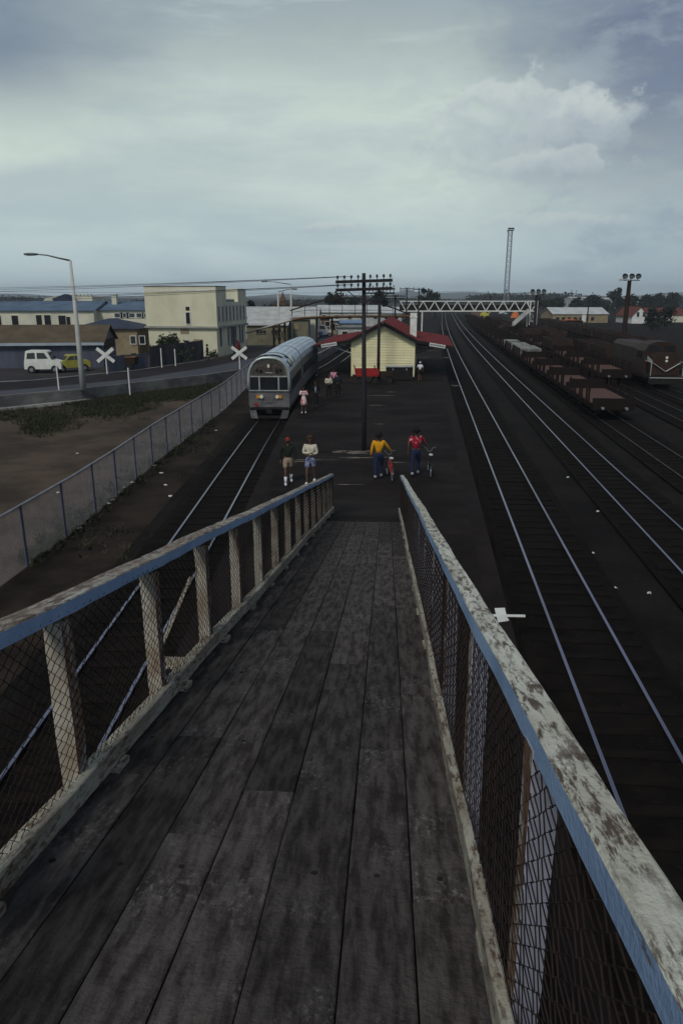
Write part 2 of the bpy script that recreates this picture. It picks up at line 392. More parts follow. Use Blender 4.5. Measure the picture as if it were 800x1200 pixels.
# left ground: bank between fence and track, bare dirt beyond the fence
fb = [P(62-29,642+22,G), P(91,620.7,G), P(138,582,G), P(185,541,G), P(263,480.6,G), P(292,452,G)]
dfb = (fb[0]-fb[1]).normalized()
bank = [fb[0]+dfb*40]+fb+[P(345,428,G)]
bk = MB(); inner = [LTC[i] for i in range(0, len(LTC)) if LTC[i].y > -30 and LTC[i].y < 62]
poly = [Vector((p.x,p.y,G+.004)) for p in bank]+[Vector((p.x-1.7,p.y,G+.004)) for p in reversed(inner)]
bk.sheet(poly); struct(bk.build('embankment', M_bank))
WALLPX = [(-330,497),(-150,480),(38,461.5),(95,457),(160,449),(241,440),(280,434)]
ZR = .2
WL = [P(x, y, ZR) for x, y in WALLPX]+[T(62,-12.3,ZR), T(75,-10.95,ZR), T(100,-10.9,ZR), T(140,-10.9,ZR), T(200,-10.9,ZR), T(300,-10.9,ZR), T(900,-10.9,ZR)]
dr = MB(); dr.sheet([Vector((p.x,p.y,G+.006)) for p in [fb[0]+dfb*40]+fb]+[Vector((p.x,p.y,G+.006)) for p in reversed(WL[:7])]); struct(dr.build('dirt', M_dirt))
# raised street level with its low retaining wall
st = MB(); st.sheet([Vector((p.x,p.y,ZR)) for p in WL]+[Vector((-1500,900,ZR)), Vector((-1500,20,ZR))]); struct(st.build('street', M_street))
rw = MB(); a = [Vector((p.x,p.y,ZR+.06)) for p in WL[:-1]]
for i in range(len(a)-1):
    p, q = a[i], a[i+1]; d = (q-p).normalized(); nrm = Vector((-d.y, d.x, 0))*.25
    rw.add([Vector((p.x,p.y,G-.1)), Vector((q.x,q.y,G-.1)), q, p, p+nrm, q+nrm, Vector((q.x,q.y,0))+nrm, Vector((p.x,p.y,0))+nrm], [(0,1,2,3),(3,2,5,4),(4,5,6,7)])
r0 = thing('retaining_wall', 'low grey concrete wall between the road and the grass, left of the silver train', 'wall', WL[3])
rw.build('wall', M_conc, r0, world=True)
rf = MB()
for i in range(2, 4):
    p, q = a[i], a[i+1]
    p = p if i > 2 else a[1]; q = p.lerp(a[3], 1.)if i == 2 else a[3].lerp(a[4], .15)
    d = (q-p).normalized(); nn = Vector((-d.y,d.x,0))
    rf.add([Vector((p.x,p.y,G))-nn*.25, Vector((q.x,q.y,G))-nn*.25, Vector((q.x,q.y,-.42))-nn*.22, Vector((p.x,p.y,-.42))-nn*.22, Vector((p.x,p.y,-.40))-nn*.003, Vector((q.x,q.y,-.40))-nn*.003], [(0,1,2,3),(3,2,5,4)])
rf.build('footing', M_concp, r0, world=True)
# road bands (offset lines away from the wall)
def band(name, lo, hi, z, m):
    s = MB(); s.loft([[P(x, y, z) for x, y in lo], [P(x, y, z) for x, y in hi]], closed=False, cap=False); return struct(s.build(name, m))
near = [(-150,478.5),(38,460.5),(95,456),(160,448),(241,439),(280,433),(330,421),(365,409),(383,399.5),(398,391)]
mid  = [(-150,470),(38,455),(95,450),(160,443.6),(241,431),(290,421),(330,412),(360,402),(378,395),(394,389)]
far_ = [(-150,455),(38,446),(95,440.5),(160,434),(238,422.5),(265.6,417),(320,405),(352,397),(372,391.5),(388,387)]
far2 = [(-150,453.8),(38,445),(95,439.6),(160,433.2),(238,421.9),(265.6,416.5),(320,404.6),(352,396.6),(372,391.2),(388,386.8)]
band('road', near, mid, ZR+.004, M_road)
band('verge', mid, far_, ZR+.004, M_roadd)
band('kerb', far_, far2, ZR+.03, M_conc)
# platform -------------------------------------------------
EDG = 1.82
le = [p for p in offset(LTC, 1.27, 0) if -14 < p.y < 150]
re_ = [T(-14+i*4, EDG) for i in range(0, 42)]
inn = 0.5
pf = MB()
pl = [Vector((p.x,p.y,0)) for p in le]; pr = [Vector((p.x,p.y,0)) for p in re_]
poly = pl+list(reversed(pr))
pf.sheet(poly)
top = struct(pf.build('platform', M_asph))
sd_ = MB()
for path in (pl, pr):
    sd_.loft([path, [Vector((p.x,p.y,G-.05)) for p in path]], closed=False, cap=False)
sd_.loft([[pl[0],pr[0]], [Vector((pl[0].x,pl[0].y,G)), Vector((pr[0].x,pr[0].y,G))]], closed=False, cap=False)
struct(sd_.build('platform_side', M_dark))
def cop(path, d):
    s = MB(); a = [Vector((p.x,p.y,.004)) for p in offset(path, 0, 0)]; b = [Vector((p.x,p.y,.004)) for p in offset(path, d, 0)]
    s.loft([a, b], closed=False, cap=False); return struct(s.build('platform_coping', M_coping))
cop(pr, -.42); cop(pl, .42)
# irregular pale repairs / dried puddle marks; wet sheen under right canopy painted as patches
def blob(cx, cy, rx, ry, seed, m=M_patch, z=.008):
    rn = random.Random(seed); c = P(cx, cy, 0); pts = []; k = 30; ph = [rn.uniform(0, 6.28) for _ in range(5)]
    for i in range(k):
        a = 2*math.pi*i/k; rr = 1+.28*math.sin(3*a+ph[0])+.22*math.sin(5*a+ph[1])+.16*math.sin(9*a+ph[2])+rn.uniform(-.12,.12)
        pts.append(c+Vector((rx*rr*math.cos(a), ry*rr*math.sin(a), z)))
    s = MB(); s.sheet(pts); struct(s.build('concrete_or_sheen_patch', m))
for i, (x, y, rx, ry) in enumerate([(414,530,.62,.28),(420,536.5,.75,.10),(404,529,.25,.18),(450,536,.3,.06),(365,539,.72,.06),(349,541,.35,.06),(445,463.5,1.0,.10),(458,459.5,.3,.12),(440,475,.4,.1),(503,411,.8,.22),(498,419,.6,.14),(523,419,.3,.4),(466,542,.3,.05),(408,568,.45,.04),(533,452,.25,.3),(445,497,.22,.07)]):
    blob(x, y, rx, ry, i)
# asphalt apron that carries the foot of the ramp
RAZ = math.atan(53/(F*cT+74*sT)); RD = Vector((math.sin(RAZ), math.cos(RAZ), 0)); RL = Vector((math.cos(RAZ), -math.sin(RAZ), 0))
DIP = math.atan((F*sT-74*cT)/math.hypot(F*cT+74*sT, 53))
rr = (RD*math.cos(DIP)-Vector((0,0,1))*math.sin(DIP)); rn_ = RL.cross(rr).normalized()
if rn_.z < 0: rn_ = -rn_
E0 = 1.6
RO = Vector((0,0,CH))-rn_*E0
def RW(s, t, h=0): return RO+RL*s+rr*t+rn_*h
tend = (RO.z)/math.sin(DIP)
ap = MB()
t0 = 15.85
for (s0, s1) in ((-1.5, .5),):
    A = [RW(s0, t0, -.03), RW(s1, t0, -.03), RW(s1+.15, tend, .0), RW(s0-.15, tend, .0)]
    B = [Vector((p.x,p.y,-.01)) for p in A]
    ap.add(A+B, [(0,1,2,3),(0,4,5,1),(1,5,6,2),(3,2,6,7),(0,3,7,4)])
struct(ap.build('apron', M_asph))

# ------------------------------------------------------------------ the ramp
root = thing('footbridge_ramp', 'weathered timber plank ramp with peeling painted handrails sloping down to the platform', 'ramp')
root.rotation_euler = Matrix((RL, rr, rn_)).transposed().to_euler(); root.location = RO
bpy.context.view_layer.update()
seams = [-1.37,-1.125,-.88,-.64,-.40,-.116,.12,.36]
rnd = random.Random(3)
dk = MB()
for i in range(len(seams)-1):
    x0, x1 = seams[i]+.0028, seams[i+1]-.0028
    cuts = [-4.0]; t = -4+rnd.uniform(.5, 1.6)
    while t < 15.2: cuts.append(t); t += rnd.choice([2.4, 3.0, 3.6, 4.8])
    cuts.append(15.85)
    for a, b in zip(cuts[:-1], cuts[1:]):
        dz = rnd.uniform(-.004, .003); k = max(1, int((b-a)/.6)); rings = []
        for j in range(k+1):
            y = a+.002+(b-a-.004)*j/k; w = rnd.uniform(-.002,.002)
            rings.append([Vector((x0+w, y, -.045)), Vector((x1+w, y, -.045)), Vector((x1+w, y, dz-.004)), Vector((x1+w-.006, y, dz)), Vector((x0+w+.006, y, dz)), Vector((x0+w, y, dz-.004))])
        dk.loft(rings)
# bolt heads in the deck
for k in range(16):
    for i in range(len(seams)-1):
        xm = (seams[i]+seams[i+1])/2+rnd.uniform(-.02,.02); dk.tube([(xm, -1+k*1.2, -.002), (xm, -1+k*1.2, .003)], .013, 8, mi=1)
dk.build('deck', [M_plank, M_dark], root)
# beams below the deck
ub = MB()
for s_ in (-1.30, -.5, .30): ub.box((s_, 5.9, -.17), (.14, 20, .24))
for k in range(16): ub.box((-.5, -3.6+k*1.25, -.35), (2.1, .12, .12))
ub.build('bearers', M_under, root)
for k, t in enumerate((-2.5, 2.5, 7.5, 12.0)):
    for s_ in (-1.2, .2):
        p = RW(s_, t, -.4); lg = MB()
        if p.z > .3: lg.beam((p.x,p.y,-.0 if True else G), p, .2, .2, up=Vector((0,1,0))); lg.build('leg', M_under, root, world=True)
def wav(path_seed, amp):
    rn = random.Random(path_seed); ph = [rn.uniform(0, 6.28) for _ in range(4)]
    return lambda t: amp*(math.sin(t*.9+ph[0])*.5+math.sin(t*1.9+ph[1])*.35+math.sin(t*4.3+ph[2])*.2)
def long_timber(name, s0, s1, h0, h1, t0, t1, mats, sidemat, seed, ax, az, step=.15, taper=0.0):
    wx, wz = wav(seed, ax), wav(seed+50, az); m = MB(); rn = random.Random(seed)
    k = int((t1-t0)/step); prev = None
    for i in range(k+1):
        t = t0+(t1-t0)*i/k; x = wx(t); z = wz(t); j = lambda: rn.uniform(-.0018,.0018); c = .006
        ring = [Vector((s0+x+j(), t, h0+z+j())), Vector((s1+x+j(), t, h0+z+j())), Vector((s1+x+j(), t, h1+z-c)), Vector((s1+x-c, t, h1+z+j())), Vector((s0+x+c, t, h1+z+j())), Vector((s0+x+j(), t, h1+z-c))]
        if prev:
            base_ = prev+ring
            for q in range(6):
                q2 = (q+1) % 6; m.add([prev[q], prev[q2], ring[q2], ring[q]], [(0,1,2,3)], 1 if q == sidemat else 0)
        else: m.add(ring, [(0,1,2,3,4,5)])
        prev = ring
    m.add(prev, [(0,1,2,3,4,5)])
    return m.build(name, mats, root)
TE = 18.35
hl_ = long_timber('handrail', -1.437, -1.33, .885, .95, -4, TE, [M_peelL, M_blue], 1, 11, .006, .012); hl_['label'] = 'left handrail, bare brown wood on top and pale blue on its side'
# left: inner side is s1 => faces q=1,2 -> use q 1 ; right: inner side is s0 => q=5
hr_ = long_timber('handrail', .352, .438, .882, .95, -4, TE, [M_peel, M_blue], 5, 23, .012, .016); hr_['label'] = 'right handrail, peeling white top and pale blue side'
kl_ = long_timber('kerb_rail', -1.375, -1.30, .035, .135, -4, TE-.1, [M_kerb, M_kerb], 1, 31, .010, .008)
kr_ = long_timber('kerb_rail', .325, .365, .03, .13, -4, TE-.1, [M_kerb, M_kerb], 5, 47, .013, .012)
for k in range(-3, 13):
    t = 3.17+1.2*k+.25
    for x_, w_ in ((-1.325, .10), (.345, .05)):
        bl = MB(); bl.box((x_, t, .018), (w_, .14, .034)); bl.build('kerb_block', M_kerb, root)
NV = Vector((RL.dot(Vector((0,0,1))), rr.dot(Vector((0,0,1))), rn_.dot(Vector((0,0,1)))))   # world up in ramp space
def post(side, t, m):
    s_ = -1.382 if side < 0 else .400
    p = MB(); b0 = Vector((s_, t, -.25)); top_ = b0+NV*((1.105 if side < 0 else 1.14)/NV.z)+Vector((0 if side < 0 else -.006, 0, 0))
    rn = random.Random(int(t*100)+side); w = .098
    rings = []
    for j in range(9):
        f = j/8; c = b0.lerp(top_, f); w2 = w/2+rn.uniform(-.003,.003); wx_ = w2*(.84 if side < 0 else .72)
        rings.append([c+Vector((-wx_,-w2,0)), c+Vector((wx_,-w2,0)), c+Vector((wx_,w2,0)), c+Vector((-wx_,w2,0))])
    for a_, b_ in zip(rings[:-1], rings[1:]):
        for q in range(4):
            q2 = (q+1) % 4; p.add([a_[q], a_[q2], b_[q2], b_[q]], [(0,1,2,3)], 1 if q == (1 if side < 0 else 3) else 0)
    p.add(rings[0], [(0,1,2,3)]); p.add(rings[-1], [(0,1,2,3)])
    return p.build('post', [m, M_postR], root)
for k in range(-4, 13):
    t = 3.17+1.2*k
    post(-1, t, M_post); post(1, t, M_postB)
post(-1, TE-.05, M_post); post(1, TE-.05, M_postB)
def chain(side, t0, t1, h0, h1, pitch, rad, m, name, s_):
    c = MB(); H = h1-h0
    # woven wires: each runs up the panel as a zigzag, hooked on the next
    nst = int(H/(pitch*.66)); k = int((t1-t0)/pitch)
    for i in range(k):
        pts = []
        tt = t0+i*pitch
        if tt > 9 and False: continue
        for j in range(nst*1+1):
            dt = (pitch*.54 if ((j+i) % 2) else -pitch*.54)
            pts.append(Vector((s_+(.0025 if (j+i//2) % 2 else -.0025), tt+dt, h0+H*j/nst)))
        n_ = 4 if tt > 6 else 5
        c.tube(pts, rad, n_, cap=False)
    return c.build(name, m, root, recalc=False)
chain(-1, -3.2, TE, .10, .90, .04, .0021, M_wire, 'wire_mesh', -1.334)
chain(1, -3.2, TE, .10, .876, .04, .0021, M_wire, 'wire_mesh', .361)
# raking stay outside the left railing with its pale foot
sy = MB(); sy.beam((-1.72, 5.3, -.02), (-1.45, 5.3, .62), .025, .025); sy.box((-1.60, 5.3, -.04), (.26, .09, .07)); sy.build('stay', M_kerb, root)

# ------------------------------------------------------------------ tracks
def railprof(path, z, name, root_, dull=False):
    m = MB()
    prof = [(-.06,-.12),(.06,-.12),(.06,-.105),(.012,-.09),(.012,-.035),(.028,-.028),(.028,-.003),(.022,0),(-.022,0),(-.028,-.003),(-.028,-.028),(-.012,-.035),(-.012,-.09),(-.06,-.105)]
    rings = []
    for i, p in enumerate(path):
        t = (path[min(i+1, len(path)-1)]-path[max(i-1,0)]); t.z = 0; t.normalize(); r_ = Vector((t.y,-t.x,0))
        rings.append([Vector((p.x,p.y,z))+r_*a+Vector((0,0,b)) for a, b in prof])
    nP = len(prof)
    for i in range(len(rings)-1):
        for j in range(nP):
            q = (j+1) % nP; m.add([rings[i][j], rings[i][q], rings[i+1][q], rings[i+1][j]], [(0,1,2,3)], 1 if j in (5,6,7,8,9) else 0)
    return m.build(name, [M_rrust, M_raild if dull else M_rail], root_, world=True)
GA = .575
slm = MB(); slm.box((0,0,0), (2.1, .22, .12)); slmesh = None
def track(path, label, nsl, u0=0, bed=True, shiny=True):
    global slmesh
    st_ = min(range(len(path)), key=lambda i: path[i].length)
    rt = thing('railway_track', label, 'railway track', Vector((path[st_].x, path[st_].y, G)), 0, 'railway tracks')
    for s_ in (-GA, GA): railprof(offset(path, s_, 0), -.45, 'rail', rt, not shiny)
    # sleepers by arc length
    acc = 0; nxt = 0; pts = []
    for i in range(len(path)-1):
        L = (path[i+1]-path[i]).length; d = (path[i+1]-path[i]).normalized()
        while nxt <= acc+L:
            p = path[i]+d*(nxt-acc); pts.append((p, math.atan2(-d.x, d.y))); nxt += .62
        acc += L
    front = [q for q in pts if q[0].y > 2.5]; rest = []
    ind = front[:nsl]; rest = front[nsl:]+[q for q in pts if q[0].y <= 2.5]
    rest = [q for q in rest if q[0].y < 150]
    for p, a in ind:
        if slmesh is None:
            o = slm.build('sleeper', M_slp, rt); slmesh = o.data
        else:
            o = bpy.data.objects.new('sleeper', slmesh); COL.objects.link(o); o.parent = rt
        rn = random.Random(int(p.y*97)); o.location = Vector((p.x, p.y, G+.035+rn.uniform(-.008,.008)))-rt.location; o.rotation_euler = (0,0,a+rn.uniform(-.02,.02))
    m = MB()
    for p, a in rest: m.boxz((p.x,p.y,G+.035), (2.1,.22,.12), a)
    if rest:
        o = m.build('sleepers', M_slp, rt, world=True); o['kind'] = 'stuff'
    if bed: struct(strip('track_bed', path, -1.25, 1.25, G+.078, M_bed))
    return rt
track(LTC, 'track under the silver railcar on the left of the platform', 100)
track(tpath(3.335, -12, 300), 'shiny track running beside the right platform edge', 100)
track(tpath(6.99, -12, 300), 'second shiny track from the platform, between it and the flat wagons', 100)
track(tpath(10.25, -12, 300), 'dull track under the nearest row of flat wagons', 60, shiny=False)
track(tpath(14.5, 10, 300), 'dull track under the second row of wagons in the yard', 0, shiny=False)
track(tpath(17.3, 10, 300), 'dull track under the red brown locomotive', 0, shiny=False)
track(tpath(24.0, 30, 300), 'farthest dull track under the row of brown hopper wagons', 0, shiny=False)

# ------------------------------------------------------------------ litter
def litter(x, y, z, m=M_paper, size=.10, lab='scrap of pale paper lying on the dark ballast'):
    rn = random.Random(int(x*7+y*13)); p = P(x, y, z); s = MB(); n_ = 7
    rin = [Vector((math.cos(2*math.pi*i/n_)*size*rn.uniform(.5,1), math.sin(2*math.pi*i/n_)*size*.7*rn.uniform(.5,1), rn.uniform(.01,.05))) for i in range(n_)]
    c = Vector((0,0,.06)); b = [Vector((v.x*.9,v.y*.9,v.z-.012)) for v in rin]
    s.add(rin+[c]+b+[Vector((0,0,.045))], [(i,(i+1)%n_,n_) for i in range(n_)]+[((i+1)%n_+n_+1,i+n_+1,2*n_+1) for i in range(n_)]+[(i,i+n_+1,(i+1)%n_+n_+1,(i+1)%n_) for i in range(n_)])
    o = s.build('litter', m); o.location = p; tag(o, lab, 'litter', 'scraps of litter: '+lab); return o
RT = [(653.7,627.7),(694,649),(668,725),(692,728),(663.5,781),(725,771),(736,786),(749.6,808),(760,836),(760,696),(570,486),(591,519.5),(622.7,571),(547.6,486),(573.6,576.7),(700,600),(596,523),(741,625),(712,556),(600,585),(606,611),(665,560),(670,545),(585,560),(640,640),(720,690)]
for x, y in RT: litter(x, y, G+.02, size=.075, lab='scrap of pale paper lying between the right hand tracks')
litter(660,691,G+.02, M_yel, .06, 'small yellow scrap lying between the rails right of the platform')
LT_ = [(91,532),(69,578)]
for x, y in LT_: litter(x, y, G+.02, size=.10, lab='pale scrap lying on the bare dirt outside the chain link fence')
for x, y in [(146,572),(189,555),(94,620),(132,587),(182,546),(200,582),(253,505),(286.5,583.6),(286.5,529),(194,569),(259.5,480.6),(141,577),(155,566),(128,591)]: litter(x, y, G+.02, size=.11, lab='pale scrap lying on the bank between the fence and the left track')

# white edge mark on the platform
mk = MB()
def quad(s, pts, z0, z1): s.prism([(p.x,p.y) for p in pts], z0, z1)
quad(mk, [P(579,713.5), P(591,713), P(593,722), P(596,728), P(583,730), P(581,722)], .01, .016)
a0 = P(576,721); a1 = P(615,721.5); b1 = P(615,724.3); b0 = P(576,723.6)
quad(mk, [a0, a1, b1, b0], .018, .023)
tag(centred(mk, 'platform_marker', M_white, P(590,721)), 'white cross shaped marker of board and strip at the right platform edge', 'marker')

# ------------------------------------------------------------------ fences
def cl_fence():
    pts = [fb[0]+dfb*7]+fb+[P(310,441,G)]; H = 1.62
    rt = thing('chain_link_fence', 'grey chain link fence with dark blue posts beside the left track', 'fence', pts[2])
    seg = []
    path = []
    for i in range(len(pts)-1):
        L = (pts[i+1]-pts[i]).length; k = int(L/.25)
        for j in range(k): path.append(pts[i].lerp(pts[i+1], j/k))
    path.append(pts[-1])
    tr = MB(); tr.tube([p+Vector((0,0,H)) for p in path[::4]], .028, 6); tr.build('top_rail', M_galv, rt, world=True)
    d = 0; last = -9
    for i in range(1, len(path)):
        d += (path[i]-path[i-1]).length
        if d-last > 2.1:
            last = d; pm = MB(); pm.tube([path[i]+Vector((0,0,-.1)), path[i]+Vector((0,0,H+.02))], .035, 6); pm.build('post', M_fpost, rt, world=True)
    m = MB(); pitch = .07; L = 0
    # cumulative
    cum = [0]
    for i in range(1, len(path)): cum.append(cum[-1]+(path[i]-path[i-1]).length)
    tot = cum[-1]
    import bisect
    def at(s_):
        s_ = min(max(s_, 0), tot-.001); i = bisect.bisect_right(cum, s_)-1; i = min(i, len(path)-2)
        return path[i].lerp(path[i+1], (s_-cum[i])/(cum[i+1]-cum[i]))
    k = int(tot/pitch); r_ = .0022
    for i in range(-20, k):
        for sgn in (1, -1):
            s0 = i*pitch if sgn > 0 else i*pitch+H; s1 = i*pitch+H if sgn > 0 else i*pitch
            a = at(s0)+Vector((0,0,.03)); b = at(s1)+Vector((0,0,H-.03))
            m.tube([a, (a+b)/2, b], r_, 3, cap=False)
    m.build('wire_mesh', M_galvd, rt, world=True, recalc=False)
cl_fence()
def pfence(px, label, H, m, w=.14):
    pts = [P(x, y, ZR) for x, y in px]; rt = thing('timber_fence', label, 'fence', pts[0]); b = MB(); rn = random.Random(len(label))
    for i in range(len(pts)-1):
        L = (pts[i+1]-pts[i]).length; k = int(L/w); d = (pts[i+1]-pts[i]).normalized(); a = math.atan2(d.y, d.x)
        for j in range(k):
            c = pts[i].lerp(pts[i+1], (j+.5)/k); h = H+rn.uniform(-.06,.05); b.boxz((c.x,c.y,ZR+h/2), (w-.015,.025,h), a)
    b.build('boards', m, rt, world=True)
    r_ = MB()
    for i in range(len(pts)-1):
        for h in (.4, H-.3):
            d = (pts[i+1]-pts[i]).normalized(); nn = Vector((-d.y,d.x,0))*.05
            r_.beam(pts[i]+nn+Vector((0,0,h)), pts[i+1]+nn+Vector((0,0,h)), .05, .09)
    r_.build('fence_rails', m, rt, world=True)
pfence([(176,430.5),(239,420.5)], 'tall grey board fence in front of the cream corner building', 1.75, M_fwood)
pfence([(128,436),(174,431)], 'low patched dark sheet fence between the grey shed and the board fence', 1.25, M_shed, .6)

# grass
def tufts(name, centres, n_, h, m, seed, z=G):
    rn = random.Random(seed); s = MB()
    for _ in range(n_):
        cx, cy, sx, sy, _w = rn.choices(centres, weights=[c[4] for c in centres])[0]
        c = P(cx+rn.gauss(0, sx), cy+rn.gauss(0, sy), z)
        for _b in range(5):
            a = rn.uniform(0, 6.28); w = .03; hh = h*rn.uniform(.4,1.2); q = c+Vector((rn.gauss(0,.12), rn.gauss(0,.12), 0))
            dx, dy = math.cos(a)*w, math.sin(a)*w; lean = Vector((rn.gauss(0,.15), rn.gauss(0,.15), hh))
            s.add([q+Vector((dx,dy,0)), q-Vector((dx,dy,0)), q+lean], [(0,1,2)])
    o = s.build(name, m, recalc=False); struct(o, 'stuff')
GC = [(x, 470-(x-90)*.075, 10, 3.4, 1) for x in range(88, 235, 12)]+[(60,492,14,6,.7),(45,500,10,5,.5),(120,484,20,4,.6),(150,478,14,3,.5),(20,485,20,5,.4),(215,459,12,2,.8),(240,453,9,1.6,.5)]
tufts('grass', GC, 9000, .22, M_grass, 5)
tufts('weeds', [(x, 660-(x-30)*.78, 5, 4, 1) for x in range(40, 260, 20)]+[(200,520,30,14,1),(110,640,30,14,.5)], 900, .15, M_grass, 6)

# ------------------------------------------------------------------ street furniture on the left
def street_lamp(base, top_z, armdir, arml, label, z0=ZR):
    rt = thing('street_lamp', label, 'street lamp', base, 0, 'street lamps along the road'); H = top_z-z0
    m = MB(); m.tube([(0,0,0),(0,0,H*.35),(0,0,H)], [.20,.155,.075], 10); m.build('post', M_lamp, rt, smooth=True)
    a = Vector(armdir).normalized(); b = MB(); b.tube([Vector((0,0,H-.02)), a*arml*.35+Vector((0,0,H+.12)), a*arml*.7+Vector((0,0,H+.28)), a*arml+Vector((0,0,H+.33))], [.055,.05,.04,.035], 8); b.build('arm', M_lampd, rt, smooth=True)
    h = MB(); c = a*(arml+.35)+Vector((0,0,H+.33)); ang = math.atan2(a.y, a.x)
    rings = []
    for f, w, hh in ((-.4,.07,.05),(-.2,.14,.08),(.2,.15,.09),(.42,.08,.05)):
        rings.append([c+Matrix.Rotation(ang,3,'Z') @ Vector((f, w*math.cos(q*math.pi/4), hh*math.sin(q*math.pi/4))) for q in range(8)])
    h.loft(rings); hd = h.build('lamp_head', M_lampd, rt, smooth=True)
    return rt
b1_ = P(98,457,ZR); street_lamp(b1_, PD(84,305,b1_.y).z, (-1,-.15,0), 1.9, 'tall pale street lamp nearest on the left, beside the yellow car')
b2_ = P(342,402,ZR); street_lamp(b2_, PD(338,333,b2_.y).z, (-1,.1,0), 3.0, 'pale street lamp behind the silver train with its arm to the left')
b3_ = P(327,402,ZR); street_lamp(b3_, PD(326,342,b3_.y).z, (1,.1,0), 1.7, 'thin street lamp left of the other one behind the train, arm to the right')
def crossbuck(base, top_z, label, s=1.0):
    rt = thing('crossing_sign', label, 'crossing sign', base, 0, 'white railway crossing signs'); H = top_z-base.z
    m = MB(); m.tube([(0,0,0),(0,0,H+.15)], .05, 8); m.build('post', M_white, rt)
    for sg in (1, -1):
        b = MB(); b.box((0,-.06-.02*(sg < 0),H), (1.62*s,.02,.26*s), Matrix.Rotation(sg*R(38),3,'Y')); b.build('blade', M_white, rt)
    return rt
q = P(126,438.5,ZR); crossbuck(q, PD(125,416,q.y).z, 'white X shaped crossing sign in front of the dark blue grey shed')
q = P(280,433.5,ZR); q = q+Vector((0,.6,0)); crossbuck(q, PD(279.5,413.5,q.y).z, 'white X shaped crossing sign just left of the silver train', .95)
sg_ = thing('red_signal', 'small dark red triangular signal behind the right hand crossing sign', 'signal', P(279.5,419,ZR))
D_ = sg_.location.y; hh = PD(279,403,D_).z; s = MB(); s.tube([(0,0,0),(0,0,hh-ZR-.6)], .05, 6); s.build('post', M_dark, sg_)
s = MB(); s.tube([(0,0,hh-ZR-.75),(0,0,hh-ZR-.3),(0,0,hh-ZR+.35)], [.26,.28,.05], 8); s.build('signal_head', mat('faded_red', (.10,.012,.012), (.06,.01,.01)), sg_)
def wpost(x, y, ytop, label, z=ZR, r_=.05):
    p = P(x, y, z); zt = PD(x, ytop, p.y).z; m = MB(); m.tube([(0,0,-.1),(0,0,zt-z-.06),(0,0,zt-z)], [r_,r_,r_*.6], 8)
    o = m.build('marker_post', M_white); o.location = p; tag(o, label, 'post', 'white marker posts')
wpost(153,466,431,'white post standing in the grass, right of the near crossing sign', G)
wpost(69.5,457,428,'white post beside the front of the yellow car', ZR)
wpost(190,431,408,'left of two white posts in front of the board fence')
wpost(206,429,409,'right of two white posts in front of the board fence')

